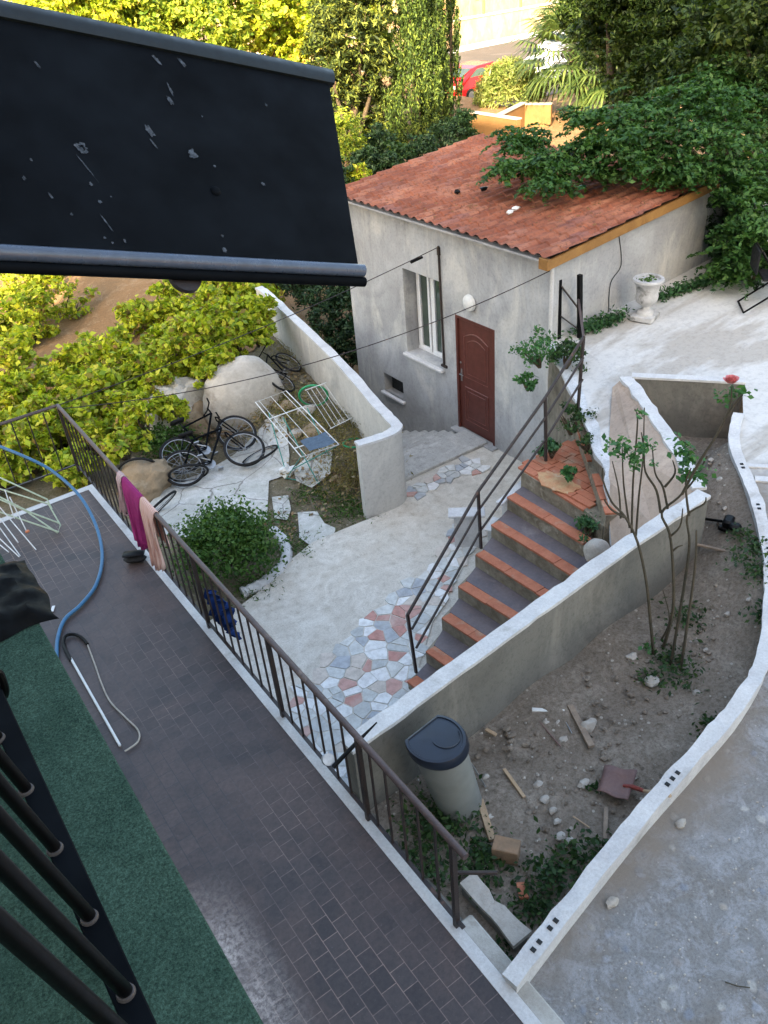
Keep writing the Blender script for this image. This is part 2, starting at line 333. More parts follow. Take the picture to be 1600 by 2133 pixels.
def rooftile():
    t = NT('terracotta roof tiles'); o = t.tc.outputs['Object']
    mp = t.n('ShaderNodeMapping', {'Vector': o, 'Scale': (1 / .36, 1 / .21, 0)})
    wn = t.n('ShaderNodeTexWhiteNoise', {'Vector': t.n('ShaderNodeVectorMath', {0: mp.outputs[0]}, operation='FLOOR').outputs[0]}, noise_dimensions='2D')
    col = t.ramp(wn.outputs[0], [(0, (.27, .090, .052)), (.5, (.36, .128, .072)), (.85, (.43, .18, .108)), (1, (.29, .12, .09))])
    col = t.mix(mask(t, 1.0, .42, .66, 8, .7, .4), col, t.mix(1.0, col, (.66, .66, .70), 'MULTIPLY'))
    f = t.noise(18, 8, .8); col = t.mix(t.ramp(f.outputs[0], [(.36, (1, 1, 1)), (.50, (0, 0, 0))]), col, (.12, .055, .04))
    col = t.mix(t.math('MULTIPLY', mask(t, 7, .62, .72, 8, .8, .3), .5), col, (.36, .28, .22))
    t.bump(f.outputs[0], .3, .01); return t.out(col, .85, .2)
M['tile'] = rooftile()
M['terracotta'] = pmat('terracotta nosing tile', (.52, .20, .115), (.44, .155, .09), 7, .75, .35, (.46, .31, .22), 30, amt3=(.55, .72))
M['tread'] = pmat('slate tread tile', (.14, .125, .14), (.19, .16, .165), 4, .55, .2, (.28, .25, .25), 30, amt3=(.6, .75))
M['riser'] = pmat('rough cement riser', (.36, .32, .25), (.22, .19, .14), 7, .95, 1.0, (.50, .46, .38), 25, bd=.03)
M['fascia'] = pmat('varnished yellow wood', (.36, .19, .06), (.26, .13, .04), 3, .6, .2, (.16, .08, .03), 30)
M['door'] = flat('dark red brown door', (.105, .030, .022), .42, .45, var=.2, scale=9)
M['frame_w'] = flat('white frame', (.75, .76, .78), .4, .4, var=.1)
M['glass'] = flat('window glass', (.06, .085, .07), .06, .8, var=.3, scale=2)
M['dark'] = flat('dark opening', (.03, .033, .035), .8, .2)
M['iron'] = pmat('rusty brown railing paint', (.022, .017, .017), (.040, .026, .023), 9, .5, .3, (.16, .075, .045), 60, spec=.45, amt3=(.62, .74))
M['iron_rail'] = pmat('worn plum railing paint', (.095, .062, .060), (.070, .045, .043), 7, .45, .3, (.24, .17, .14), 50, spec=.5, amt3=(.6, .75))
M['black'] = flat('black paint', (.002, .002, .0025), .42, .18, var=.3)
M['mat'] = flat('black shade mat', (.0015, .0018, .0018), 1.0, .0, var=.4, scale=60)
M['navy'] = flat('dark blue black metal', (.0038, .0054, .0078), .7, .06, var=.4, scale=3)
M['weld'] = flat('bare weld ring', (.10, .085, .08), .5, .5)
M['rubber'] = flat('black rubber', (.009, .009, .010), .7, .3)
M['metal'] = flat('dull steel', (.38, .39, .40), .35, .5, .7)
M['white_wire'] = flat('white coated wire', (.68, .69, .68), .4, .4, var=.25, scale=12)
M['teal'] = flat('teal plastic tube', (.045, .26, .22), .45, .4)
M['greenplastic'] = flat('green plastic', (.02, .30, .12), .45, .4)
M['hose'] = flat('blue hose', (.040, .155, .30), .35, .5, var=.15)
M['plastic'] = flat('white plastic', (.72, .73, .72), .4, .4, var=.12)
M['cream_cord'] = flat('cream cord', (.42, .38, .33), .7, .2)
M['red'] = flat('red car paint', (.55, .012, .015), .2, .6, var=.05)
M['carwhite'] = flat('pale car paint', (.55, .60, .68), .25, .6, var=.05)
M['road'] = concrete('road asphalt', (.115, .10, .095), (.09, .082, .078), (.14, .125, .12), (.12, .1, .09), .1)
M['ochre'] = wallmat('ochre plaster', (.24, .135, .055), (.20, .11, .045), (.27, .155, .065))
M['creamwall'] = wallmat('cream stone wall', (.50, .37, .22), (.44, .31, .17), (.56, .44, .29))
M['wood'] = pmat('grey old wood', (.33, .26, .20), (.24, .19, .15), 10, .85, .4, fine=60)
M['wood_pale'] = pmat('raw pale wood', (.50, .37, .25), (.42, .30, .19), 10, .8, .3, fine=60)
M['rust'] = pmat('rusty sheet steel', (.20, .115, .10), (.16, .10, .095), 6, .6, .3, (.27, .16, .13), 50, spec=.4)
M['redpaint'] = flat('faded red paint', (.24, .05, .04), .5, .4)
M['pebble'] = pmat('pale stone', (.50, .47, .43), (.38, .35, .31), 6, .9, .5, fine=40)
M['mound'] = pmat('stained whitewash', (.60, .56, .50), (.50, .46, .40), 2.2, .92, .7, (.34, .30, .25), 14, bd=.03, amt3=(.55, .7))
M['boulder'] = pmat('tan boulder', (.38, .29, .19), (.28, .22, .15), 3, .95, .8, (.46, .40, .30), 12, bd=.05)
M['lime'] = pmat('whitewashed rock', (.62, .60, .55), (.50, .47, .42), 2.5, .9, .8, (.26, .25, .24), 10, bd=.06, amt3=(.52, .6))
M['bark'] = pmat('bark', (.12, .09, .06), (.07, .055, .04), 6, .95, .8, fine=25, bd=.04)
M['stem'] = pmat('rose stem', (.10, .085, .06), (.065, .06, .045), 20, .85, .3, fine=60)
M['bindark'] = flat('dark blue lid', (.009, .015, .030), .38, .5, var=.3, scale=6)
M['bingrey'] = flat('grey bin plastic', (.20, .21, .20), .5, .4, var=.15, scale=4)
M['brick_block'] = pmat('hollow block clay', (.30, .20, .13), (.22, .16, .11), 8, .95, .4, fine=40)
M['urn'] = pmat('weathered white urn', (.60, .60, .60), (.48, .48, .48), 7, .85, .5, (.24, .24, .23), 30, amt3=(.55, .66))
M['litter'] = pmat('dry leaf litter', (.30, .16, .07), (.20, .11, .05), 8, .95, .5)
M['lgreen'] = leafmat('sunny shrub leaves', [(.30, .17, .05), (.16, .25, .02), (.30, .38, .022), (.42, .49, .03), (.54, .56, .04), (.60, .54, .07)], .32)
M['lolive'] = leafmat('sunny tree leaves', [(.05, .10, .015), (.12, .19, .02), (.24, .31, .03), (.34, .39, .04), (.40, .37, .06)], .3)
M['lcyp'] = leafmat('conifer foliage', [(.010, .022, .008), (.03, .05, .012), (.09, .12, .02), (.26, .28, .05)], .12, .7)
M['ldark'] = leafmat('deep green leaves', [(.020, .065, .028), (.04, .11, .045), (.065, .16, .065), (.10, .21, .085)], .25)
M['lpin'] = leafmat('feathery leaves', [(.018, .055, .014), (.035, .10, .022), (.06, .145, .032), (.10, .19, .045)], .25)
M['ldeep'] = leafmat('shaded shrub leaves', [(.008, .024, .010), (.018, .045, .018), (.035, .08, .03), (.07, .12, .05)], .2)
M['lbush'] = leafmat('garden bush leaves', [(.025, .07, .014), (.05, .12, .02), (.085, .17, .035), (.12, .2, .05)], .28)
M['lrose'] = leafmat('rose leaves', [(.04, .12, .05), (.06, .17, .06), (.10, .24, .07)], .3)
M['lweed'] = leafmat('weed leaves', [(.018, .05, .018), (.035, .08, .025), (.06, .11, .03)], .25)
M['lbig'] = leafmat('big tree leaves', [(.012, .028, .007), (.03, .055, .012), (.06, .10, .02), (.12, .16, .035)], .3)
M['lpalm'] = leafmat('palm fronds', [(.03, .06, .018), (.07, .11, .03), (.14, .18, .05)], .25)
M['dgrass'] = leafmat('dry grass', [(.26, .2, .09), (.34, .26, .12), (.14, .16, .05)], .3)
M['pinkpetal'] = flat('coral pink petals', (.80, .26, .26), .6, .3, var=.3, scale=60)

# ------------------------------------------------------------------ foliage
def leaf_mesh(name, centers, sizes, mat, parent=None, aspect=.55, up=.3, droop=0):
    """centers (n,3) array of leaf positions; one folded leaf blade of four corners each"""
    c = np.asarray(centers, float); n = len(c); off = rootloc(parent) if parent is not None else Vector((0, 0, 0))
    c = c - np.array(off)
    nrm = rng.normal(size=(n, 3)); nrm[:, 2] = np.abs(nrm[:, 2]) + up; nrm /= np.linalg.norm(nrm, axis=1)[:, None]
    t = rng.normal(size=(n, 3)); t[:, 2] -= droop; t -= nrm * (t * nrm).sum(1)[:, None]; t /= np.linalg.norm(t, axis=1)[:, None] + 1e-9
    b = np.cross(nrm, t); s = np.asarray(sizes).reshape(-1, 1) * rng.uniform(.4, 1.45, (n, 1))
    v = np.empty((n, 4, 3)); v[:, 0] = c - t * s * .5; v[:, 1] = c + b * s * aspect * .5 + nrm * s * .07; v[:, 2] = c + t * s * .5; v[:, 3] = c - b * s * aspect * .5 + nrm * s * .07
    me = bpy.data.meshes.new(name); me.vertices.add(n * 4); me.vertices.foreach_set('co', v.reshape(-1))
    me.loops.add(n * 4); me.loops.foreach_set('vertex_index', np.arange(n * 4, dtype=np.int32))
    me.polygons.add(n); me.polygons.foreach_set('loop_start', np.arange(0, n * 4, 4, dtype=np.int32))
    me.polygons.foreach_set('loop_total', np.full(n, 4, dtype=np.int32)); me.materials.append(mat); me.update(calc_edges=True)
    o = bpy.data.objects.new(name, me); COL.objects.link(o)
    if parent is not None: o.parent = parent
    return o
def blob_pts(c, r, clumps, per, cr, seedshape=.35, bottom=-.6):
    """leaf points in clumps scattered over and inside an ellipsoid"""
    c = np.array(c, float); r = np.array(r, float) if hasattr(r, '__len__') else np.array([r, r, r], float)
    d = rng.normal(size=(clumps, 3)); d /= np.linalg.norm(d, axis=1)[:, None]; d[:, 2] = np.where(d[:, 2] < bottom, -d[:, 2], d[:, 2])
    rad = rng.uniform(.45, 1.0, (clumps, 1)) ** .6 * (1 + rng.uniform(-seedshape, seedshape * .5, (clumps, 1)))
    cc = c + d * r * rad
    crs = cr * rng.uniform(.6, 1.3, (clumps, 1, 1))
    p = cc[:, None, :] + rng.normal(size=(clumps, per, 3)) * crs * np.array([1, 1, .6]) * .55
    return p.reshape(-1, 3)
def limbs(base, tops, r0, mat, parent, name='trunk'):
    mb = MB(); base = Vector(base)
    for i, (tp, rr) in enumerate(tops):
        tp = Vector(tp); mid = base.lerp(tp, .5) + Vector((random.uniform(-1, 1), random.uniform(-1, 1), .2)) * (tp - base).length * .06
        mb.tube([base, base.lerp(mid, .6), mid, mid.lerp(tp, .5), tp], [r0, r0 * .8, r0 * .6 * rr + .01, r0 * .4 * rr + .008, .006], 7)
    return mb.build(name, mat, parent, smooth=True)
def tree(name, base, crowns, mat, leaf, label, cat, group=None, trunk_r=.14, clumps=90, per=60, cr=.35, aspect=.6, up=.3):
    root = thing(name, base, label, cat, group); base = Vector(base)
    limbs(base, [(Vector(c) + Vector((0, 0, -.1)), .8) for c, r in crowns], trunk_r, M['bark'], root)
    pts = [blob_pts(c, r, clumps, per, cr) for c, r in crowns]
    leaf_mesh('crown', np.concatenate(pts), leaf, mat, root, aspect, up); return root
def rock_mb(c, r, seed=0, sub=3, amp=.28):
    import bmesh
    bm = bmesh.new(); bmesh.ops.create_icosphere(bm, subdivisions=sub, radius=1)
    r = Vector(r) if hasattr(r, '__len__') else Vector((r, r, r)); mb = MB(); vs = []
    for v in bm.verts:
        p = v.co.copy(); k = 1 + amp * noise.noise(p * 1.3 + Vector((seed * 3.1, seed, 0))) + amp * .5 * noise.noise(p * 3.1 + Vector((seed, 0, 5)))
        k += amp * .22 * abs(noise.noise(p * 6.5 + Vector((0, seed, 2)))) - amp * .10 * noise.noise(p * 14); vs.append((c[0] + p.x * r.x * k, c[1] + p.y * r.y * k, c[2] + p.z * r.z * k))
    fs = [tuple(v.index for v in f.verts) for f in bm.faces]; bm.free(); return mb.add(vs, fs)
ROCK1 = rock_mb((0, 0, 0), 1, 0, 1).f
def smooth_path(pts, k=6):
    pts = [Vector(p) for p in pts]; out = []
    for i in range(len(pts) - 1):
        p0 = pts[max(i - 1, 0)]; p1 = pts[i]; p2 = pts[i + 1]; p3 = pts[min(i + 2, len(pts) - 1)]
        for j in range(k):
            t = j / k; out.append(.5 * ((2 * p1) + (p2 - p0) * t + (2 * p0 - 5 * p1 + 4 * p2 - p3) * t * t + (-p0 + 3 * p1 - 3 * p2 + p3) * t ** 3))
    out.append(pts[-1]); return out
def sheet(name, poly, mat, zf, sub=.25, wob=0.0):
    """flat or sloping ground sheet cut to a polygon"""
    import bmesh
    bm = bmesh.new(); vs = [bm.verts.new((x, y, 0)) for x, y in poly]; f = bm.faces.new(vs)
    bm.normal_update()
    if f.normal.z < 0: f.normal_flip()
    xs = [p[0] for p in poly]; ys = [p[1] for p in poly]
    for ax, lo, hi in ((0, min(xs), max(xs)), (1, min(ys), max(ys))):
        k = lo + sub
        while k < hi:
            co = [0, 0, 0]; no = [0, 0, 0]; co[ax] = k; no[ax] = 1
            bmesh.ops.bisect_plane(bm, geom=bm.verts[:] + bm.edges[:] + bm.faces[:], plane_co=co, plane_no=no); k += sub
    for v in bm.verts:
        v.co.z = zf(v.co.x, v.co.y) + wob * noise.noise(Vector((v.co.x * 1.7, v.co.y * 1.7, 3)))
    me = bpy.data.meshes.new(name); bm.to_mesh(me); bm.free(); me.materials.append(mat)
    me.polygons.foreach_set('use_smooth', [True] * len(me.polygons))
    o = bpy.data.objects.new(name, me); COL.objects.link(o); return o
def xy(v): return (v[0], v[1])

# ================================================================== SETTING
def smooth(x): x = max(0.0, min(1.0, x)); return x * x * (3 - 2 * x)
def gd(x, y):                                            # garden level
    z = -.05 + .38 * smooth((x - 4.7) / 1.4) * smooth((y - 9.4) / 1.2)
    return z + .10 * smooth((y - 13) / 3) - .5 * smooth((y - 20) / 12)
def base_z(x, y):
    far = smooth((y - 15) / 5) + smooth((x - 13.0) / 4) ; far = min(1, far)
    return -1.75 * (1 - far) + far * (-.62 if x < 25 else -.60)
xs = sorted(set([round(-14 + .7 * i, 2) for i in range(60)] + [-400, -200, -90, -45, -25] + [30, 34, 38, 42, 46, 50, 56, 62, 70, 80, 100, 130, 180, 260, 400, 700]))
ys = sorted(set([round(-12 + .7 * i, 2) for i in range(60)] + [-200, -80, -30] + [32, 36, 40, 44, 48, 54, 60, 66, 74, 84, 100, 130, 180, 260, 400, 700]))
mb = MB(); mb.grid([[(x, y, base_z(x, y)) for y in ys] for x in xs]); mb.f = [f[::-1] for f in mb.f]
o = mb.build('ground', M['dry'], smooth=True); struct(o)

path_px = [(500, 1262), (560, 1215), (600, 1170), (650, 1130), (720, 1100), (780, 1076), (838, 1047), (845, 1014)]
pth = [xy(P(a, b, 0)) for a, b in path_px]
poly = [(1.7, 3.6), (7.0, 3.6), (8.2, 7.9), (8.2, 9.5), (6.2, 9.42)] + pth[::-1][1:] + [(1.7, 8.3)]
o = sheet('courtyard_path', poly, M['path'], lambda x, y: .0, .3, .012); struct(o)
def inpoly(x, y, pl):
    c = False; j = len(pl) - 1
    for i in range(len(pl)):
        if (pl[i][1] > y) != (pl[j][1] > y) and x < (pl[j][0] - pl[i][0]) * (y - pl[i][1]) / (pl[j][1] - pl[i][1]) + pl[i][0]: c = not c
        j = i
    return c
def mosaic_pieces(pl, z, sp):
    x0, x1 = min(p[0] for p in pl), max(p[0] for p in pl); y0, y1 = min(p[1] for p in pl), max(p[1] for p in pl); S_ = []
    for i in range(int((x1 - x0) / sp) + 4):
        for j in range(int((y1 - y0) / sp) + 4):
            if random.random() < .16: continue
            S_.append((x0 + (i - 1.5 + random.uniform(-.46, .46)) * sp, y0 + (j - 1.5 + random.uniform(-.46, .46)) * sp))
    m = MB()
    for (cx_, cy_) in S_:
        if not inpoly(cx_, cy_, pl): continue
        cell = [(cx_ - sp * 1.3, cy_ - sp * 1.3), (cx_ + sp * 1.3, cy_ - sp * 1.3), (cx_ + sp * 1.3, cy_ + sp * 1.3), (cx_ - sp * 1.3, cy_ + sp * 1.3)]
        for (qx, qy) in S_:
            dx, dy = qx - cx_, qy - cy_; L2 = dx * dx + dy * dy
            if L2 == 0 or L2 > (sp * 3.4) ** 2: continue
            L_ = math.sqrt(L2); lim_ = L2 / 2 - L_ * random.uniform(.004, .009); out = []
            for a, b in zip(cell, cell[1:] + cell[:1]):
                da = (a[0] - cx_) * dx + (a[1] - cy_) * dy - lim_; db = (b[0] - cx_) * dx + (b[1] - cy_) * dy - lim_
                if da <= 0: out.append(a)
                if da * db < 0: t_ = da / (da - db); out.append((a[0] + (b[0] - a[0]) * t_, a[1] + (b[1] - a[1]) * t_))
            cell = out
            if len(cell) < 3: break
        if len(cell) < 3: continue
        zt = z + .012 + random.uniform(-.003, .004); tx, ty = random.uniform(-.02, .02), random.uniform(-.02, .02)
        m.prism(cell, z - .02, lambda x, y, zt=zt, tx=tx, ty=ty, cx_=cx_, cy_=cy_: zt + (x - cx_) * tx + (y - cy_) * ty)
    struct(m.build('mosaic_paving', M['mosaic']))
mos = [(560, 1243), (545, 1275), (650, 1392), (700, 1345), (765, 1288), (850, 1212), (900, 1180), (935, 1120), (955, 1085), (1010, 1100)]
mp_ = [xy(P(a, b, 0)) for a, b in mos[2:]]
poly = mp_ + [(4.6, 6.4), (4.0, 5.9), (3.9, 4.3), (1.85, 4.2), (1.75, 5.8)]
mosaic_pieces(poly, .012, .150)
struct(sheet('mosaic_grout', poly, M['path'], lambda x, y: .0175, .5))
poly = [xy(P(a, b, 0)) for a, b in [(846, 1026), (862, 1042), (900, 1022), (960, 992), (1005, 985), (1015, 968), (985, 955), (930, 975)]]
mosaic_pieces(poly, .012, .14)
# garden soil behind the path, then sunlit dry ground
gpoly = [(-8, 3), (1.5, 3), (1.5, 8.2)] + [(p[0] - .06 if i < 3 else p[0], p[1] - .05) for i, p in enumerate(pth[:-1])] + [(6.1, 9.1), (6.30, 9.7), (6.75, 11.6), (7.2, 13.6), (7.55, 16), (6.5, 15.4), (-8, 15.2)]
o = sheet('garden_soil', gpoly, M['dirt'], lambda x, y: gd(x, y) - .0, .35, .06); struct(o)
o = sheet('dry_ground', [(-60, 14.6), (6.6, 14.8), (7.15, 15.4), (7.4, 19.5), (13, 22), (30, 33), (36, 60), (-60, 60)], M['dry'], lambda x, y: gd(x, y) + .03, 1.2, .12); struct(o)
def pslab(px, z=.03): return sheet('cement_slab', [xy(P(a, b, 0)) for a, b in px], M['slab'], lambda x, y: gd(x, y) + z, .3, .01)
cs = [[(275, 1100), (300, 1060), (345, 1010), (420, 985), (480, 950), (530, 915), (575, 890), (600, 900), (605, 960), (600, 990), (560, 1000), (556, 1080), (500, 1100), (400, 1120)],
      [(566, 1034), (600, 1030), (606, 1060), (598, 1082), (572, 1078)], [(612, 985), (650, 968), (700, 960), (690, 1000), (650, 1020), (618, 1005)],
      [(620, 1066), (660, 1064), (676, 1090), (700, 1100), (690, 1126), (650, 1138), (624, 1120)]]
for c in cs: struct(pslab(c, .035 + .004 * cs.index(c)))
# far ground: road with pavement
rd = [P(915, 250, -.55), P(1180, 245, -.55), P(1500, 130, -.55), P(1400, 45, -.55), P(1135, 72, -.55), P(940, 112, -.55), P(700, 180, -.55), P(500, 330, -.55)]
dirv = (P(1135, 72, -.55) - P(940, 112, -.55)).normalized()      # direction of the road
nrm = Vector((-dirv.y, dirv.x, 0)); ROAD0 = P(940, 112, -.55)
def rp(u, v, z=-.55): q = ROAD0 + dirv * u + nrm * v; return (q.x, q.y, z)
mb = MB(); mb.grid([[rp(u, v) for v in (-19, -13, -6, 0)] for u in range(-60, 100, 8)]); struct(mb.build('road', M['road']))
mb = MB(); mb.box(((rp(20, .9)[0]), rp(20, .9)[1], -.50), (160, 1.8, .14), math.atan2(dirv.y, dirv.x)); struct(mb.build('pavement', M['patio']))

# ---- terrace, in front of the house
mb = MB(); mb.box((-1.95, 3.225, .7), (7.5, 13.45, 1.6)); o = mb.build('terrace', M['terrace']); struct(o)
mb = MB(); mb.box((1.845, 3.4, .74), (.09, 13.1, 1.532)); mb.box((-1.9, 10.0, .74), (7.58, .1, 1.53)); o = mb.build('terrace_edge', M['cap']); struct(o)
yk = 2.56
for lk in (1.05, .34, .30, .36, .8, .9):
    mb = MB(); mb.box((1.955, yk - lk / 2, 1.22 - .004 * (lk < .5)), (.125, lk - .012, .50), bev=.012); o = mb.build('kerb_strip', M['stripc']); struct(o); yk -= lk
for i in range(5): pass
# ---- sloping yard and patio
ap = P(1310, 790, 2.27); bp = P(1545, 800, 2.27); ep = P(1465, 1025, 2.3); tp = P(1293, 785, 2.27)
curb = CURB
curb_s = [xy(v) for v in smooth_path([(p[0], p[1], 0) for p in curb], 4)]
yardp = [(2.0, 1.9), (2.0, -14), (40, -14), (40, 7.98), (8.05, 7.98), (7.09, 6.45), (6.38, 5.37), (7.82, 6.50), (7.9, 6.42), (8.72, 5.32), (8.30, 5.0)] + curb_s[::-1][1:]
o = sheet('patio', yardp, M['yard'], lambda x, y: gz(x, y), .5, .02); struct(o)
soilp = [(1.93, 2.05)] + curb_s + [(8.75, 5.4), (7.9, 6.45), (7.0, 5.3), (6.3, 4.1), (1.93, 4.0)]
o = sheet('planting_soil', soilp, M['soil'], lambda x, y: sz(x, y), .15, .07); struct(o)

# ---- the house whose balcony the view is from (behind and above the viewer, it shades the courtyard)
house = thing('house', (-4, -2, 0), 'tall rendered house the terrace and the green carpeted balcony belong to', 'house')
mb = MB(); mb.box((-6.7, -4.5, 8.2), (11, 25.0, 19.6)); mb.build('wall', M['wall_white'], house)
mb = MB(); mb.box((-.52, -.55, 5.16), (1.36, 7.4, .26)); mb.build('balcony_slab', M['wall_white'], house)

# ---- green carpet on the balcony
cp = MB(); cp.box((-.52, -.55, 5.302), (1.362, 7.4, .014), bev=.004); tag(cp.build('carpet', M['carpet']), 'green outdoor carpet covering the balcony floor', 'carpet')

# ================================================================== OUTBUILDING
ob = thing('outbuilding', (8.05, 7.98, 0), 'small rendered outbuilding with a terracotta tiled roof and a dark red door', 'outbuilding')
yb = [7.98, 9.13, 10.08, 10.46, 11.46, 11.68, 12.30, 13.2]; zb = [-1.9, -.08, .02, .30, .98, 2.06, 2.5, 3.40]
holes = [(9.13, 10.08, .02, 2.06, .10), (10.46, 11.46, .98, 2.5, .38), (11.68, 12.30, -.08, .30, .2)]
mb = MB(); X0 = 8.05
def inh(y, z): return any(h[0] < y < h[1] and h[2] < z < h[3] for h in holes)
for i in range(7):
    for j in range(7):
        if not inh((yb[i] + yb[i + 1]) / 2, (zb[j] + zb[j + 1]) / 2):
            mb.add([(X0, yb[i], zb[j]), (X0, yb[i], zb[j + 1]), (X0, yb[i + 1], zb[j + 1]), (X0, yb[i + 1], zb[j])], [(0, 1, 2, 3)])
for y0, y1, z0, z1, d in holes:
    a = [(X0, y0, z0), (X0, y1, z0), (X0, y1, z1), (X0, y0, z1)]; b = [(X0 + d, p[1], p[2]) for p in a]
    mb.add(a + b, [(0, 1, 5, 4), (1, 2, 6, 5), (2, 3, 7, 6), (3, 0, 4, 7)])
kr = .104
rz_ = lambda x: 3.40 + kr * (x - 8.05)
mb.add([(8.05, 7.98, -.2), (11.3, 7.98, -.2), (11.3, 7.98, rz_(11.3)), (8.05, 7.98, 3.40)], [(0, 1, 2, 3)])
mb.add([(8.05, 13.2, -1.9), (11.3, 13.2, -1.9), (11.3, 13.2, rz_(11.3)), (8.05, 13.2, 3.40)], [(3, 2, 1, 0)])
mb.add([(11.3, 7.98, -.2), (11.3, 13.2, -.2), (11.3, 13.2, rz_(11.3)), (11.3, 7.98, rz_(11.3))], [(0, 1, 2, 3)])
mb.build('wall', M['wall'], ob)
# roof: rolls of tile running up the slope, courses stepping down
mb = MB(); rows = []; ny, ch = 312, .36
for k in range(10):
    for q, (dx, dz) in enumerate(((0, .030), (.35, .004))):
        x = 7.86 + ch * k + dx; row = []
        for j in range(ny + 1):
            y = 7.84 + 5.5 * j / ny; ph = (y / .21) % 1.0
            prof = .032 * math.sin(PI * min(1, ph / .62)) if ph < .62 else -.008 * math.sin(PI * (ph - .62) / .38)
            jit = .005 * noise.noise(Vector((math.floor(y / .21) * 2.7, k * 1.9, 0)))
            row.append((x, y, 3.455 + kr * (x - 7.95) + dz + prof + jit - .045 * 0))
        rows.append(row)
mb.grid([r[::-1] for r in rows]); roof = mb.build('roof', M['tile'], ob, smooth=True)
mb = MB(); mb.box((7.95, 10.6, 3.40), (.14, 5.3, .03), bev=.004)
mb.build('eave_board', M['wall'], roof)
ang = math.atan(kr)
mb = MB(); mb.box((9.58, 7.875, 3.40 + kr * (9.58 - 8.0) - .01), (3.5, .05, .125), M=Matrix.Rotation(-ang, 3, 'Y'), bev=.005)
mb.build('fascia', M['fascia'], ob)
mb = MB(); mb.box((7.87, 7.93, 3.385), (.07, .17, .15), bev=.006); mb.build('fascia_end', M['fascia'], ob)
mb = MB(); mb.tube([(8.035, 7.95, .4), (8.035, 7.95, 3.3)], .028, 8); mb.build('downpipe', M['cap'], ob, smooth=True)
# door
d = MB(); d.box((8.10, 9.605, 1.04), (.04, .86, 2.0), bev=.003); door = d.build('door', M['door'], ob)
def rect_mould(m, y0, y1, z0, z1, x=8.078, r=.011, arch=0):
    pts = [(x, y0, z0), (x, y1, z0), (x, y1, z1)]
    if arch:
        for i in range(1, 8): 
            t = i / 8; pts.append((x, y1 + (y0 - y1) * t, z1 + arch * math.sin(PI * t)))
    pts.append((x, y0, z1)); m.tube(pts, r, 6, closed=True)
m2 = MB(); rect_mould(m2, 9.32, 9.90, 1.02, 1.72, arch=.1); rect_mould(m2, 9.39, 9.83, 1.09, 1.64, r=.007, arch=.08); rect_mould(m2, 9.32, 9.90, .22, .84); rect_mould(m2, 9.39, 9.83, .29, .77, r=.007)
m2.build('moulding', flat('door moulding', (.17, .062, .05), .4, .45), door, smooth=True)
m2 = MB(); m2.box((8.076, 9.985, 1.02), (.01, .035, .22), bev=.003); m2.tube([(8.07, 9.985, 1.05), (8.03, 9.985, 1.05), (8.03, 9.89, 1.05)], .009, 7); m2.lathe((8.07, 9.985, 1.25), [(.0, 0), (.018, .0), (.018, .012), (0, .014)], 12, Matrix.Rotation(-PI / 2, 3, 'Y')); m2.build('handle', M['metal'], door, smooth=True)
m2 = MB(); m2.box((8.09, 9.155, 1.04), (.09, .05, 2.04), bev=.004); m2.box((8.09, 10.055, 1.04), (.09, .05, 2.04), bev=.004); m2.box((8.09, 9.605, 2.035), (.088, .85, .05), bev=.004); m2.build('door_frame', M['door'], ob)
m2 = MB(); m2.box((8.00, 9.6, .0), (.16, 1.1, .05), bev=.01); m2.build('threshold', M['wall'], ob)
# window
wf = MB()
for y in (10.49, 11.0, 11.40): wf.box((8.335, y, 1.74), (.07, .07, 1.50), bev=.004)
wf.box((8.335, 10.96, .995), (.068, 1.0, .07), bev=.004); wf.box((8.335, 10.96, 2.46), (.068, 1.0, .07), bev=.004)
wf.box((8.30, 10.745, 1.05), (.05, .40, .07), bev=.004); wf.box((8.30, 11.2, 1.05), (.05, .30, .07), bev=.004)
for y in (10.56, 10.93, 11.07, 11.33): wf.box((8.301, y, 1.74), (.049, .05, 1.38), bev=.004)
win = wf.build('window', M['frame_w'], ob)
g = MB(); g.box((8.315, 10.745, 1.75), (.012, .42, 1.36)); g.box((8.315, 11.2, 1.75), (.012, .32, 1.36)); g.build('pane', M['glass'], win)
g = MB(); g.box((8.05, 10.96, .95), (.16, 1.10, .05), bev=.01); g.build('sill', M['cap'], win)
g = MB(); g.box((8.42, 10.95, 1.7), (.01, .96, 1.5)); g.build('curtain', flat('grey green curtain', (.12, .17, .14), .9, .1, var=.35, scale=5), win)
g = MB(); g.box((8.24, 11.99, .11), (.02, .62, .38)); bw = g.build('basement_window', M['dark'], ob)
g = MB(); g.box((8.03, 11.99, -.105), (.1, .72, .05), bev=.008); g.build('sill', M['cap'], bw)
g = MB(); g.lathe((8.05, 9.67, 2.36), [(.0, 0), (.10, 0), (.135, .03), (.125, .07), (.07, .10), (0, .105)], 28, Matrix.Rotation(-PI / 2, 3, 'Y')); g.build('wall_lamp', M['plastic'], ob, smooth=True)
g = MB(); g.tube([(8.03, 10.42, 3.08), (8.03, 10.39, 1.05)], .018, 8); g.box((8.04, 10.39, 1.06), (.05, .14, .04)); g.box((8.04, 10.42, 3.0), (.05, .05, .12)); g.build('line_pole', M['iron'], ob)
g = MB(); g.tube(smooth_path([OY(1290, 492, 7.97), OY(1294, 552, 7.97), OY(1272, 590, 7.965), OY(1268, 650, 7.97)], 5), .006, 5); g.build('wall_cable', M['dark'], ob)

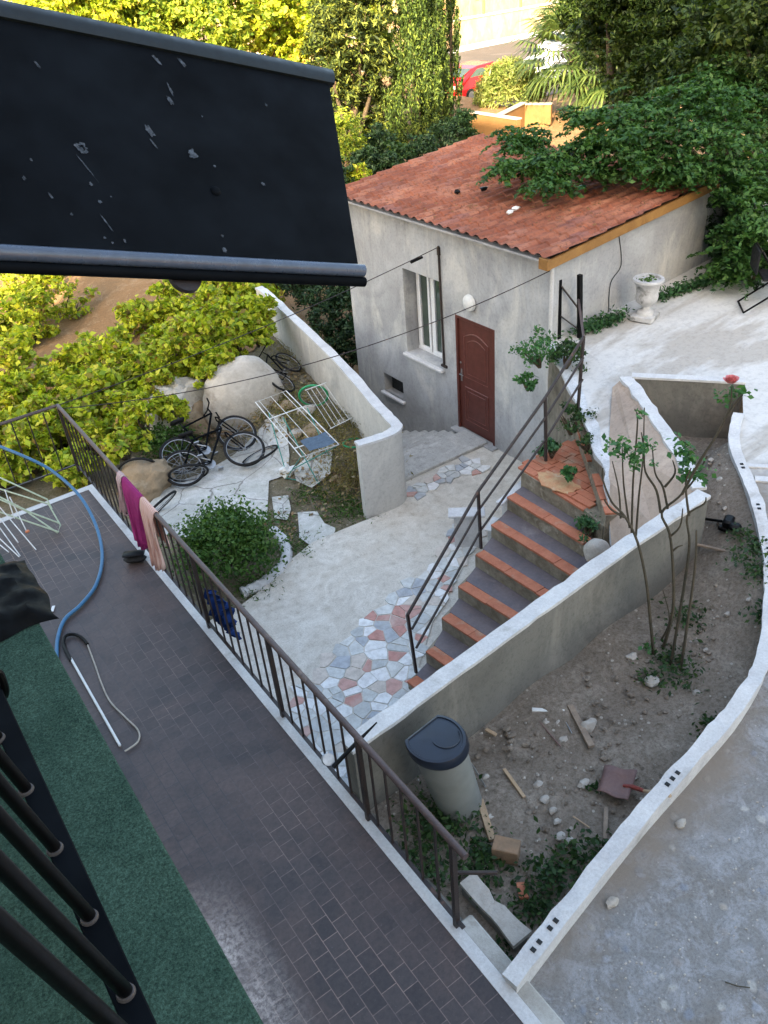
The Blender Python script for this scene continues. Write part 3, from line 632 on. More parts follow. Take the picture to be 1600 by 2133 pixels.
# ================================================================== WALLS
def wall_run(name, pts, thick, zt, zbm, mat, capmat, label, cat='wall', capt=.035, over=.012, jag=0.0, group=None, side=0):
    """thick wall along a plan line; zt, zbm numbers or functions; its weathered top is a part"""
    pts = [Vector((p[0], p[1], 0)) for p in pts]; ft = zt if callable(zt) else (lambda x, y: zt); fb = zbm if callable(zbm) else (lambda x, y: zbm)
    L = []; R = []
    for i, p in enumerate(pts):
        t = (pts[min(i + 1, len(pts) - 1)] - pts[max(i - 1, 0)]).normalized(); n = Vector((-t.y, t.x, 0)); 
        L.append(p + n * (thick / 2 + side * thick / 2)); R.append(p - n * (thick / 2 - side * thick / 2))
    root = thing(name, (pts[0].x, pts[0].y, fb(pts[0].x, pts[0].y)), label, cat, group)
    def ring(off, lo, hi, jg):
        m = MB(); n = len(pts); vs = []
        for i in range(n):
            dL = (L[i] - R[i]).normalized() * off; j1 = jg * (noise.noise(Vector((pts[i].x * 17, pts[i].y * 17, 1))) + .8 * round(1.6 * noise.noise(Vector((pts[i].x * 4.3, pts[i].y * 4.3, 5))))); j2 = jg * (noise.noise(Vector((pts[i].x * 17, pts[i].y * 17, 9))) + .8 * round(1.6 * noise.noise(Vector((pts[i].x * 3.7, pts[i].y * 3.7, 15)))))
            e = Vector((0, 0, 0))
            if off and i == 0: e = (pts[0] - pts[1]).normalized() * off
            if off and i == n - 1: e = (pts[-1] - pts[-2]).normalized() * off
            a, b = L[i] + dL * (1 + j1 / max(off, .001)) + e, R[i] - dL * (1 + j2 / max(off, .001)) + e; x, y = pts[i].x, pts[i].y
            vs += [(a.x, a.y, lo(x, y)), (a.x, a.y, hi(x, y) + j1 * .5), (b.x, b.y, hi(x, y) + j2 * .5), (b.x, b.y, lo(x, y))]
        fs = []
        for i in range(n - 1):
            for k in range(4): fs.append((i * 4 + k, i * 4 + (k + 1) % 4, i * 4 + 4 + (k + 1) % 4, i * 4 + 4 + k))
        fs += [(3, 2, 1, 0), tuple((n - 1) * 4 + k for k in range(4))]; m.add(vs, fs); return m
    ring(0, fb, lambda x, y: ft(x, y) - capt, 0).build('wall_body', mat, root)
    ring(over, lambda x, y: ft(x, y) - capt + .001, ft, jag).build('wall_cap', capmat, root)
    return root
def dense(pts, step=.12):
    out = []
    for a, b in zip(pts, pts[1:]):
        a = Vector(a); b = Vector(b); n = max(1, int((b - a).length / step))
        out += [a.lerp(b, i / n) for i in range(n)]
    return out + [Vector(pts[-1])]
# stair side wall and the slanting return at its top end
sw = wall_run('stair_wall', dense([(1.93, 3.88), (2.8, 3.93), (4.2, 4.02), (5.3, 4.08), (6.36, 4.10)]), .13, lambda x, y: 2.06 + .055 * (x - 2), -.05, M['wall_soil'], M['cap'],
              'low grey cement wall with white flaking top between the stairs and the soil bed', jag=.009)
vw = wall_run('return_wall', dense([(6.42, 4.19), (7.05, 5.10), (7.84, 6.38)]), .12, lambda x, y: 2.30 - .01 * (x - 6.4), 1.2, M['wall_soil'], M['cap'],
              'slanting wall with a white top and a pinkish cement bank beside the top steps', jag=.02)
mb = MB()
A = [(6.36, 4.20, 2.275), (6.99, 5.13, 2.27), (7.80, 6.43, 2.26)]; B = [(5.80, 4.70, 1.45), (6.32, 5.30, 1.93), (7.74, 6.52, 2.13)]
mb.grid([[Vector(a).lerp(Vector(b), t) for t in (0, .5, 1)] for a, b in zip(A, B)]); 
mb.add([(6.33, 4.20, 2.25), (5.80, 4.70, 1.45), (5.80, 4.70, 0), (6.33, 4.20, 0), (5.8, 4.22, 1.3), (5.8, 4.22, 0)], [(0, 4, 1), (4, 5, 2, 1)])
mb.build('cement_bank', M['wall_pink'], vw)
bwl = wall_run('back_wall', dense([(7.92, 6.36), (8.35, 5.83), (8.74, 5.33)], .2), .10, lambda x, y: 2.30, 1.2, M['wall_soil'], M['cap'],
               'grey cement wall closing the far end of the soil bed below the patio', capt=.03)
cw = wall_run('kerb_wall', dense([(p[0], p[1], 0) for p in curb_s], .07), .095, lambda x, y: gz(x, y) + .06 + .14 * smooth((5.9 - x) / 1.2), lambda x, y: 1.0, M['cap'], M['cap'],
              'long low white kerb wall curving round the soil bed beside the rough yard', capt=.04, jag=.009)
# open holes of the hollow bricks in the kerb top
for (a, b, l) in [(1098, 1940, .10), (1143, 1907, .09), (1412, 1635, .13), (1424, 1625, .08), (1590, 1140, .1), (1583, 1165, .1), (1560, 1060, .1), (1548, 985, .1)]:
    for sx in (-.5, .5):
        q = P(a, b, 1.70 if a < 1300 else 1.80) if a < 1500 else P(a, b, 1.98)
        i_ = min(range(len(curb_s) - 1), key=lambda i: (curb_s[i][0] - q.x) ** 2 + (curb_s[i][1] - q.y) ** 2); c0, c1 = Vector((*curb_s[i_], 0)), Vector((*curb_s[i_ + 1], 0)); t = (c1 - c0).normalized()
        q = c0 + t * ((Vector((q.x, q.y, 0)) - c0).dot(t) + sx * .065)
        hb = MB(); hb.box((q.x, q.y, gz(q.x, q.y) + .06 + .14 * smooth((5.9 - q.x) / 1.2) + .001), (.028, .034, .012), math.atan2(t.y, t.x)); hb.build('brick_hole', M['dark'], cw)
wall_run('kerb_slab', dense([(2.20, 2.24), (2.19, 2.80)], .08), .11, 1.40, 1.0, M['wall_soil'], M['pebble'], 'short low kerb slab beside the end post of the terrace railing', cat='kerb', jag=.02)
pil = MB(); pil.box((1.90, 3.98, .95), (.02, .4, 1.0)); 
# bed retaining face towards the courtyard
wall_run('bed_wall', [(1.97, 2.0), (1.97, 3.76)], .06, 1.27, -.05, M['wall_soil'], M['wall_soil'], 'narrow grey wall holding the soil bed along the terrace side', capt=.02)
# curved garden wall
cpts = smooth_path([(5.30, 8.93, 0), (5.60, 8.88, 0), (5.86, 8.87, 0), (6.02, 8.97, 0), (6.08, 9.2, 0), (6.24, 9.9, 0), (6.67, 11.6, 0), (7.36, 15.2, 0), (7.45, 15.9, 0)], 6)
wall_run('garden_wall', dense(cpts, .2), .14, lambda x, y: 1.25, -1.8, M['wall_white'], M['cap'], 'pale curved garden wall between the bicycles and the outbuilding steps', capt=.04, jag=.01)
# rough stone retaining edge of the patio, above the stairs
rw = wall_run('retaining_wall', dense([(8.03, 7.96), (7.09, 6.45), (6.38, 5.37), (5.84, 4.72)], .15), .12, lambda x, y: gz(x, y) + .02 - .42 * smooth((6.35 - x) / .5), -.05, M['stone'], M['patio'],
              'mossy rough stone wall holding up the patio beside the top of the stairs', capt=.05, jag=.04, side=1)

# ================================================================== STEPS
st = thing('staircase', (3.8, 5, 0), 'cement stairs with orange terracotta nosings climbing beside the grey wall', 'stairs')
L = [(3.70, 5.69), (4.03, 5.77), (4.39, 5.92), (4.75, 6.05), (5.13, 6.18), (5.49, 6.30), (5.84, 6.40), (6.16, 6.44)]
R = [(3.84, 4.12), (4.20, 4.12), (4.58, 4.14), (4.93, 4.17), (5.24, 4.19), (5.52, 4.90), (5.83, 5.12), (6.09, 5.38)]
for i in range(8):
    z = .17 + .2 * i; l, r = Vector((*L[i], 0)), Vector((*R[i], 0))
    if i < 7: l2, r2 = Vector((*L[i + 1], 0)), Vector((*R[i + 1], 0))
    else: l2, r2 = l + Vector((.9, .1, 0)), r + Vector((.9, .1, 0))
    if i == 4: r2 = Vector((5.55, 4.25, 0))
    if i == 5: r2 = Vector((5.86, 4.95, 0))
    m = MB(); m.prism([xy(l), xy(r), xy(r2 + Vector((.03, 0, 0))), xy(l2 + Vector((.03, 0, 0)))], -.03, z - .03)
    stp = m.build('step', M['riser'], st)
    m = MB(); m.prism([xy(l + Vector((.12, 0, 0))), xy(r + Vector((.12, 0, 0))), xy(r2 + Vector((.02, 0, 0))), xy(l2 + Vector((.02, 0, 0)))], z - .03, z - .004); m.build('tread', M['tread'], stp)
    m = MB(); nt_ = 4
    for k in range(nt_):
        a, b = l.lerp(r, (k + .004 + (.05 if k == 0 else 0)) / nt_), l.lerp(r, (k + .996) / nt_); jx = random.uniform(-.008, .008)
        m.prism([xy(a + Vector((-.02 + jx, 0, 0))), xy(b + Vector((-.02 + jx, 0, 0))), xy(b + Vector((.115, 0, 0))), xy(a + Vector((.115, 0, 0)))], z - .028, z + .002 + random.uniform(-.003, .003))
    m.build('nosing', M['terracotta'], stp, bevel=.004)
# first flush row of tiles at the foot, then landing and the last narrow step up to the patio
m = MB()
q0, q1 = P(815, 1505, .03), P(868, 1455, .03)
for k in range(3):
    a, b = q0.lerp(q1, k / 3 + .01), q0.lerp(q1, (k + 1) / 3 - .01); n_ = Vector((.0, -.16, 0)); m.prism([xy(a + n_), xy(b + n_), xy(b), xy(a)], .0, .045)
m.build('foot_tile', M['terracotta'], st, bevel=.004)
zl = 1.60
m = MB(); land = [(6.12, 6.46), (6.08, 5.38), (6.0, 5.02), (6.30, 5.12), (7.0, 6.2), (7.18, 6.62), (6.95, 6.62), (6.55, 6.58)]
m.prism(land, -.03, zl - .03); ldg = m.build('landing', M['riser'], st)
def clipfan():
    m = MB()
    for k in range(9):
        for j in range(5):
            x0 = 6.13 + .115 * k; y0 = 5.05 + .30 * j + .05 * (k % 2)
            c = Vector((x0 + .055, y0 + .14, 0))
            # keep tiles inside the landing
            inside = (c.y > 5.40 - .9 * (c.x > 6.1) * 0 and c.y < 6.52 and (c.x - 6.0) < .74 * (c.y - 4.75))
            if inside: m.box((c.x, c.y, zl - .016 + random.uniform(-.002, .002)), (.108, .285, .03), random.uniform(-.02, .02))
    return m
clipfan().build('landing_tile', M['terracotta'], ldg, bevel=.003)
m = MB(); 
mpc = P(1160, 1003, zl); m.prism([(mpc.x + (.17 + .09 * noise.noise(Vector((math.cos(t) * 2, math.sin(t) * 2, 0)))) * math.cos(t), mpc.y + (.30 + .16 * noise.noise(Vector((math.cos(t) * 2, math.sin(t) * 2, 4)))) * math.sin(t)) for t in [2 * PI * i / 30 for i in range(30)]], zl - .01, zl + .004); m.build('mortar_patch', pmat('sandy mortar smear', (.58, .40, .22), (.56, .26, .14), 9, .95, .6, (.6, .5, .36), 30), ldg)
m = MB(); a, b = Vector((5.98, 4.98, 0)), Vector((7.15, 6.55, 0)); t = (b - a).normalized(); n_ = Vector((t.y, -t.x, 0))
m.prism([xy(a), xy(a + n_ * .2), xy(b + n_ * .2), xy(b)], -.02, 1.74); ts = m.build('step', M['riser'], st)
m = MB()
for k in range(7): 
    c = a.lerp(b, (k + .5) / 7)
    if k == 3: continue
    c = c + n_ * .06; m = MB(); m.box((c.x, c.y, 1.752), (.255, .13, .026), math.atan2(t.y, t.x), bev=.003); m.build('nosing', M['terracotta'], ts)
m = MB(); m.prism([xy(a + n_ * .125), xy(a + n_ * .26), xy(b + n_ * .26), xy(b + n_ * .125)], 1.72, 1.756); m.build('tread', M['tread'], ts)
# steps going down along the outbuilding
ds = thing('garden_steps', (7.1, 9.6, -.3), 'grey concrete steps going down along the wall of the outbuilding', 'steps')
for i in range(11):
    m = MB(); y0 = 9.86 + .30 * (i - 1) if i else 9.30; y1 = 9.86 + .30 * i
    zt_ = .055 - .125 * i; m.box((7.1 + .03 * i, (y0 + y1) / 2, (zt_ - 1.9) / 2), (1.86 - .05 * i, y1 - y0 + .035, zt_ + 1.9), bev=.012); m.build('step', M['stepc'], ds)

# ================================================================== RAILINGS
tr = thing('terrace_railing', (1.86, 2.53, 1.5), 'long brown iron railing with upright bars along the dark tiled terrace', 'railing')
RX = 1.87
mb = MB(); mb.tube([(RX, 2.40, 2.45), (RX, 10.56, 2.47)], .026, 10); mb.tube([(RX, 10.56, 2.47), (-2.2, 10.56, 2.47)], .022, 8); mb.build('handrail', M['iron_rail'], tr, smooth=True)
mb = MB(); mb.box((RX, 6.5, 1.585), (.030, 8.1, .012)); mb.box((-.2, 10.56, 1.585), (4.1, .03, .012)); mb.build('bottom_rail', M['iron'], tr)
for yy in (2.53, 3.60, 4.94, 6.45, 8.3, 10.56):
    m = MB(); m.box((RX, yy, 1.955), (.036, .036, .95)); m.build('post', M['iron'], tr)
yy = 2.715; bar = None
while yy < 10.5:
    if all(abs(yy - q) > .05 for q in (2.53, 3.60, 4.94, 6.45, 8.3, 10.56)):
        m = MB(); m.box((RX, yy, 2.01), (.015, .015, .86), random.uniform(-.1, .1)); m.build('baluster', M['iron'], tr)
    yy += .185
for i in range(1, 16):
    m = MB(); m.box((RX - .2 * i, 10.56, 2.01), (.015, .015, .86)); m.build('baluster', M['iron'], tr)
a = OX(940, 1818, RX); b = P(1036, 1818, a.z)
m = MB(); m.tube([a, b], .014, 8); m.build('stay_bar', M['iron'], tr)
# clamp with pulley hanging on the railing
cl = thing('pulley_arm', (RX, 3.5, 2.3), 'black clothes line arm with a small pulley fixed across the railing bars', 'pulley')
a, b = P(785, 1505, 2.22), P(694, 1598, 2.16); m = MB(); m.tube([a, P(742, 1548, 2.2), b], [.006, .016, .018], 8); m.build('arm', M['black'], cl, smooth=True)
m = MB(); c = P(683, 1582, 2.18); m.lathe(c, [(.0, -.02), (.045, -.02), (.03, -.005), (.03, .005), (.045, .02), (0, .02)], 18, Matrix.Rotation(.8, 3, 'X')); m.build('pulley_wheel', M['metal'], cl, smooth=True)

# handrail of the stairs
hr = thing('stair_handrail', (3.82, 5.69, .2), 'brown iron handrail with two lower rails climbing the open side of the stairs', 'handrail')
pb = [P(867, 1401, .2), P(1002, 1142, 1.0), P(1137, 960, 1.72), Vector((7.07, 6.47, 2.0))]
tt = [(849, 1281), (996, 1024), (1136, 828), (1216, 702)]; tops = [V(*t_, b) for t_, b in zip(tt, pb)]
for b, t_ in zip(pb, tops):
    m = MB(); c = (b + t_) / 2; m.tube([b, Vector((t_.x, t_.y, t_.z))], .021, 4); m.build('post', M['iron'], hr)
m = MB(); m.tube(tops, .019, 8); m.build('top_rail', M['iron'], hr, smooth=True)
for dz, px_ in ((.20, [(858, 1311), (999, 1060), (1137, 868), (1215, 745)]), (.44, [(867, 1350), (1001, 1105), (1137, 914), (1214, 790)])):
    pts = [V(*q, b) for q, b in zip(px_, pb)]; m = MB(); m.tube(pts, .015, 8); m.build('middle_rail', M['iron'], hr, smooth=True)
# dark gate posts by the outbuilding corner
gp = thing('gate_frame', tuple(G(1163, 700)), 'pair of dark iron posts with slanting braces by the corner of the outbuilding', 'gate posts')
g1, g2 = G(1163, 705), G(1208, 703); t1, t2 = V(1165, 582, g1), V(1208, 572, g2)
for a, b in ((g1, t1), (g2, t2)):
    m = MB(); m.tube([a, b], .040, 4); m.build('post', M['black'], gp)
m = MB(); m.tube([t1 - Vector((0, 0, .05)), V(1203, 640, g2)], .014, 6); m.build('brace', M['iron'], gp)
m = MB(); m.tube([V(1164, 655, g1), g2 + Vector((0, 0, .1))], .010, 6); m.build('brace', M['iron'], gp)
m = MB(); m.tube([t2 - Vector((0, 0, .35)), tops[3]], .018, 6); m.build('brace', M['iron_rail'], gp)

# black balcony railing close to the viewer
br = thing('balcony_railing', tuple(P(160, 1830, 5.42)), 'black metal balcony railing with slanting bars above the green carpet', 'railing')
a, b = P(8, 1500, 5.44), P(300, 2155, 5.44); u = (b - a).normalized(); a -= u * .6; b += u * .5; n_ = Vector((-u.y, u.x, 0)); 
inn0, inn1 = P(40, 1640, 5.44), P(232, 2120, 5.44)
m = MB(); hw = .022; c = (a + b) / 2
m.box(c + n_ * (0), (.055, (b - a).length, .014), math.atan2(u.y, u.x) - PI / 2, bev=.003); m.build('bottom_rail', M['navy'], br)
base4 = P(259, 2062, 5.46); dl = P(-255, 1545, 6.35) - base4
for (x, y) in [(-8, 1532), (51, 1639), (111, 1762), (183, 1905), (259, 2062), (352, 2240)]:
    q = P(x, y, 5.46); m = MB(); m.tube([q - dl * .03, q + dl], .0145, 12); m.build('bar', M['black'], br, smooth=True)
    m = MB(); m.lathe(q - Vector((0, 0, .018)), [(0, 0), (.0185, 0), (.020, .004), (.0175, .012), (0, .012)], 18); m.build('weld_ring', M['weld'], br, smooth=True)
m = MB(); e_ = P(259, 2062, 5.46) + dl; m.tube([a + dl * 1.0, b + dl * 1.0], .022, 10); m.build('top_rail', M['black'], br, smooth=True)
c = P(95, 1240, 5.31); m = MB(); rows = []  # crumpled black sheet added in place of the shade over the carpet's far end
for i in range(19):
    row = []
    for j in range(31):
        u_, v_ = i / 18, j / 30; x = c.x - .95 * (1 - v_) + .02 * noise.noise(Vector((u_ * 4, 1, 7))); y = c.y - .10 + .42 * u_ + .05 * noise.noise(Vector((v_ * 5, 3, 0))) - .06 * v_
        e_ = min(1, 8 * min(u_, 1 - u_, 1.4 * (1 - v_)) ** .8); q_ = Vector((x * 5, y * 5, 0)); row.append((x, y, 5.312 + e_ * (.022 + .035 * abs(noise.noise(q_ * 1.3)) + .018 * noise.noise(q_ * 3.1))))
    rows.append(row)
m.grid([r_[::-1] for r_ in rows]); tag(m.build('shade_sheet', flat('crumpled black shade', (.0015, .0018, .0018), .6, .12, var=.4, scale=30), smooth=True), 'crumpled black sheet standing in for the shade at the far end of the green carpet', 'shade sheet')
m = MB(); m.tube(smooth_path([P(-30, 1420, 5.5), P(-5, 1400, 5.5), P(8, 1425, 5.45), P(10, 1448, 5.4), P(-10, 1462, 5.33)], 5), .011, 8); tag(m.build('chair_foot', M['black'], smooth=True), 'curved black tube foot of a chair standing on the carpet', 'chair foot')

# ================================================================== AWNING
K = 1.62
def aw(px, py, t): return Vector(wd(px, py) * t * K) + Vector((0, 0, H))
TL, TR, BR, BL = aw(0, 0, 2.308), aw(690, 145, 2.629), aw(758, 565, 2.2), aw(0, 527, 1.859)
awn = thing('awning', tuple((TL + BR) / 2), 'dark blue black awning cassette with bird droppings and a rounded front bar', 'awning')
e1 = TR - TL; e2 = BL - TL; nn = e1.cross(e2).normalized()
if nn.z < 0: nn = -nn
def ap_(u, v, h=0): return TL + e1 * u + e2 * v + nn * h
def plate(u0, u1, v0, v1, h0, h1, m=None):
    m = m or MB(); vs = [ap_(u, v, h) for h in (h0, h1) for u, v in ((u0, v0), (u1, v0), (u1, v1), (u0, v1))]
    return m.add(vs, [(3, 2, 1, 0), (4, 5, 6, 7), (0, 1, 5, 4), (1, 2, 6, 5), (2, 3, 7, 6), (3, 0, 4, 7)])
pn = plate(-1.2, .985, .07, .985, -.05, 0).build('cover_panel', M['navy'], awn, bevel=.004)
m = MB(); rows = []
for u in (-1.2, 1.0): rows.append([ap_(u, v, h) for v, h in ((.085, -.012), (.083, .012), (.05, .022), (.01, .012), (-.012, -.012), (-.012, -.05), (.05, -.06))])
m.grid(rows); m.add(rows[1], [tuple(range(7))]); m.build('top_profile', flat('grey green metal', (.008, .0115, .012), .45, .35), awn, smooth=True)
m = MB(); m.tube([ap_(-1.2, .995, -.004), ap_(1.0, .995, -.004)], .026, 14); m.build('front_bar', flat('satin blue grey bar', (.075, .10, .15), .3, .6), awn, smooth=True)
m = MB(); m.tube([ap_(-1.2, 1.03, -.028), ap_(1.01, 1.03, -.028)], .020, 12); m.build('lower_bar', M['navy'], awn, smooth=True)
def uv(px, py):
    d = Vector(wd(px, py)); o = Vector((0, 0, H)); t = (TL - o).dot(nn) / d.dot(nn); q = o + d * t - TL
    g11, g12, g22 = e1.dot(e1), e1.dot(e2), e2.dot(e2); b1, b2 = q.dot(e1), q.dot(e2); D = g11 * g22 - g12 * g12
    return (b1 * g22 - b2 * g12) / D, (b2 * g11 - b1 * g12) / D
u, v = uv(449, 398); Rn = nn.to_track_quat('Z', 'Y').to_matrix()
m = MB(); m.lathe(ap_(u, v, 0), [(.017, -.002), (.020, .003), (.016, .008), (.008, .010), (0, .0105)], 20, Rn); m.build('bolt', M['navy'], awn, smooth=True)
u, v = uv(395, 560); m = MB(); m.lathe(ap_(u, v, -.055), [(0, -.01), (.06, -.01), (.06, .01), (0, .01)], 24, Rn); m.build('end_disc', M['iron'], awn, smooth=True)
dropm = pmat('dried droppings', (.10, .12, .15), (.012, .016, .021), 55, .9, .3, fine=120)
def splat(px, py, rx, ry, rot=0, amp=.75, hole=False):
    rx *= .85; ry *= .9
    u, v = uv(px, py); c = ap_(u, v, .0022); ex = (Rn @ Vector((1, 0, 0))); k = 26; m = MB()
    # local axes follow the picture's right and down on the panel
    ur, vr = uv(px + 10, py); a1 = (ap_(ur, vr) - ap_(u, v)).normalized(); a2 = nn.cross(a1); s = (ap_(ur, vr) - ap_(u, v)).length / 10
    vs = []
    for i in range(k):
        t = 2 * PI * i / k; r = 1 + amp * noise.noise(Vector((math.cos(t) * 2 + px, math.sin(t) * 2, py)))
        x = rx * r * math.cos(t); y = ry * r * math.sin(t); x, y = x * math.cos(rot) - y * math.sin(rot), x * math.sin(rot) + y * math.cos(rot)
        vs.append(c + a1 * x * s - a2 * y * s * (1 if a2.z < 0 else -1) * -1 if 0 else c + a1 * x * s + a2 * (-y) * s)
    if hole:
        vi = [c + (q - c) * .55 for q in vs]; m.add(vs + vi, [(i, (i + 1) % k, k + (i + 1) % k, k + i) for i in range(k)])
    else: m.add(vs, [tuple(range(k))])
    m.build('dropping', dropm, awn)
for a in [(78, 136, 3, 11, -.2), (327, 126, 4, 12, -.3), (379, 131, 4, 10, -.35), (355, 188, 3, 16, .05), (354, 210, 5, 10, -.2), (310, 272, 7, 15, -.15), (320, 300, 2.5, 12, -.35), (170, 308, 12, 15, -.5), (168, 312, 7, 10, -.5),
          (181, 350, 1.8, 34, -.33), (189, 384, 4, 6, 0), (208, 421, 4.5, 4.5, 0), (222, 465, 1.8, 26, -.35), (149, 447, 4, 4, 0), (50, 372, 4, 6, 0), (64, 333, 3, 4, 0), (401, 321, 10, 12, .2), (447, 347, 3, 3, 0), (548, 384, 4, 4.5, 0),
          (231, 410, 2, 2, 0), (467, 521, 5, 6, 0), (411, 110, 4, 5, 0), (421, 243, 1.6, 2, 0), (554, 219, 2.5, 4, 0), (463, 492, 3, 3, 0), (218, 496, 3, 3, 0), (234, 506, 3, 3, 0), (105, 408, 3, 8, -.3), (260, 503, 2.5, 5, 0)]:
    splat(*a, hole=a[0] == 170)

# ================================================================== TERRACE THINGS
def towel(name, y0, y1, drop_in, drop_out, mat, label):
    root = thing(name, (RX, (y0 + y1) / 2, 2.47), label, 'towel'); m = MB(); rows = []; ny = 26
    for j in range(ny + 1):
        y = y0 + (y1 - y0) * j / ny; row = []; f = .030 * math.sin(j * .95 + y0 * 3) + .014 * math.sin(j * 2.3 + 1); drop_in_ = drop_in - .05 * math.sin(j * .18 + y0) - .02 * math.sin(j * .9)
        prof = [(-.040 - (f + .03) * (1 - s) * .9 - .01, 2.465 - drop_in_ * (1 - s)) for s in [i / 10 for i in range(10)]]
        prof += [(-.032, 2.468), (-.022, 2.488), (0, 2.502), (.022, 2.488), (.032, 2.468)] + [(.035 + abs(f) * .8 * s, 2.46 - drop_out * s) for s in [(i + 1) / 8 for i in range(8)]]
        yc_ = (y0 + y1) / 2; row = [(RX + x, yc_ + (y - yc_) * (1 - .22 * max(0, min(1, (2.45 - z) / .8)) * (x < 0)) + .012 * math.sin(z * 9 + j * .7), z) for x, z in prof]; rows.append(row)
    m.grid(rows); o = m.build('cloth', mat, root, smooth=True); s = o.modifiers.new('s', 'SOLIDIFY'); s.thickness = .006; return root
tpk = NT('striped pink towel'); wv = tpk.n('ShaderNodeTexWave', {'Vector': tpk.tc.outputs['Object'], 'Scale': 9.0, 'Distortion': .0}, bands_direction='Y'); fz = tpk.noise(120, 3, .7)
c_ = tpk.ramp(wv.outputs[0], [(.3, (.62, .38, .32)), (.5, (.50, .25, .22)), (.7, (.68, .48, .42))]); tpk.bump(fz.outputs[0], .4, .004); M['pinktowel'] = tpk.out(c_, .95, .1)
M['magenta'] = pmat('magenta towel', (.34, .030, .17), (.26, .020, .13), 8, .95, .5, fine=150)
towel('pale_towel', 8.19, 8.32, .45, .25, pmat('pale pink towel', (.66, .50, .50), (.55, .40, .40), 8, .95, .4, fine=150), 'narrow pale pink towel hanging behind the magenta one on the railing')
towel('magenta_towel', 7.66, 8.17, .72, .45, M['magenta'], 'magenta towel hung over the terrace railing')
towel('striped_towel', 7.28, 7.64, .76, .45, M['pinktowel'], 'pale pink striped towel hung over the terrace railing beside the magenta one')
m = MB(); rows = []
for j in range(22):
    rows.append([(RX + .08 + .045 * math.sin(j * 1.1 + i * .8) + .03 * math.sin(i * 1.9), 5.95 + .50 * j / 21 + .03 * math.sin(i * 1.3), 1.99 - .34 * i / 8 + .03 * math.sin(j * .9 + i * .4)) for i in range(9)])
m.grid(rows); o = m.build('blue_cloth', flat('navy blue cloth', (.012, .035, .14), .9, .1, var=.5, scale=14), smooth=True); s = o.modifiers.new('s', 'SOLIDIFY'); s.thickness = .008
tag(o, 'crumpled navy blue cloth caught outside the railing bars', 'cloth')
bs = thing('floor_brush', tuple(P(285, 1170, 1.5)), 'black oval brush head standing at the foot of the railing under the towels', 'brush')
c = P(284, 1172, 1.5); m = MB(); m.box((c.x, c.y, 1.56), (.26, .12, .11), -.52, bev=.05); m.build('bristles', M['rubber'], bs, smooth=True)
m = MB(); m.box((c.x, c.y, 1.63), (.25, .11, .025), -.52, bev=.012); m.build('back', M['black'], bs, smooth=True)
hp = [P(-60, 905, 2.25), P(0, 930, 2.22), P(60, 955, 2.1), P(110, 982, 1.95), P(165, 1032, 1.75), P(200, 1095, 1.6), P(213, 1160, 1.54), P(200, 1218, 1.53), P(168, 1260, 1.53), P(135, 1290, 1.53), P(120, 1330, 1.53), P(118, 1370, 1.53)]
m = MB(); m.tube(smooth_path(hp, 6), .020, 10); tag(m.build('garden_hose', M['hose'], smooth=True), 'blue hose curving over the tiled terrace', 'hose')
cn = thing('walking_stick', tuple(P(150, 1370, 1.52)), 'white stick with a black hooked handle lying along the balcony edge', 'walking stick')
m = MB(); m.tube(smooth_path([P(148, 1376, 1.53), P(133, 1345, 1.53), P(136, 1326, 1.53), P(153, 1321, 1.53), P(171, 1329, 1.53), P(182, 1342, 1.53)], 5), .017, 8); m.build('handle', M['black'], cn, smooth=True)
m = MB(); m.tube([P(148, 1372, 1.53), P(250, 1553, 1.53)], .012, 8); m.build('shaft', M['plastic'], cn, smooth=True)
m = MB(); m.tube(smooth_path([P(182, 1342, 1.52), P(198, 1385, 1.52), P(212, 1425, 1.52), P(230, 1462, 1.52), P(262, 1495, 1.52), P(288, 1522, 1.52), P(287, 1545, 1.52), P(260, 1565, 1.52)], 6), .008, 7)
tag(m.build('cord', M['cream_cord'], smooth=True), 'thin cream cord lying on the tiles beside the white stick', 'cord')
m = MB(); m.box(P(110, 1268, 1.512), (.03, .09, .008), -.5); tag(m.build('paper_scrap', M['plastic']), 'small white scrap lying on the tiles near the hose', 'scrap')
rk = thing('drying_rack', tuple(P(40, 1080, 1.5)), 'collapsed wire drying rack with pale green tubes on the far end of the terrace', 'drying rack')
gw = flat('pale green wire', (.42, .50, .36), .4, .4)
def wires(lst, mat, name, r=.009, parent=rk):
    for l in lst:
        m = MB(); m.tube([P(*p) for p in l], r, 6); m.build(name, mat, parent, smooth=True)
wires([[(-60, 1000, 1.9), (101, 1050, 1.75), (126, 1094, 1.55), (120, 1110, 1.52), (50, 1062, 1.7), (-60, 1015, 1.8)], [(-60, 975, 2.1), (0, 995, 2.0), (98, 1040, 1.8), (108, 1060, 1.7)], [(-50, 1050, 1.8), (122, 1108, 1.55)], [(-50, 1010, 2.0), (60, 1066, 1.8), (124, 1090, 1.6)]], gw, 'tube', .010)
wires([[(-30, 1022, 1.9), (75, 1145, 1.55)], [(20, 1035, 1.9), (56, 1108, 1.6)], [(-40, 1085, 1.8), (40, 1160, 1.55)], [(-40, 1060, 1.8), (0, 1100, 1.7), (42, 1158, 1.55)], [(-30, 1040, 1.9), (38, 1130, 1.6)], [(10, 1020, 1.95), (30, 1080, 1.7)], [(-30, 1110, 1.7), (18, 1150, 1.6)]], M['white_wire'], 'wire', .007)
m = MB(); m.box(P(57, 1107, 1.62), (.05, .035, .03), .4, bev=.008); m.build('clip', flat('orange clip', (.65, .22, .10), .5, .3), rk)

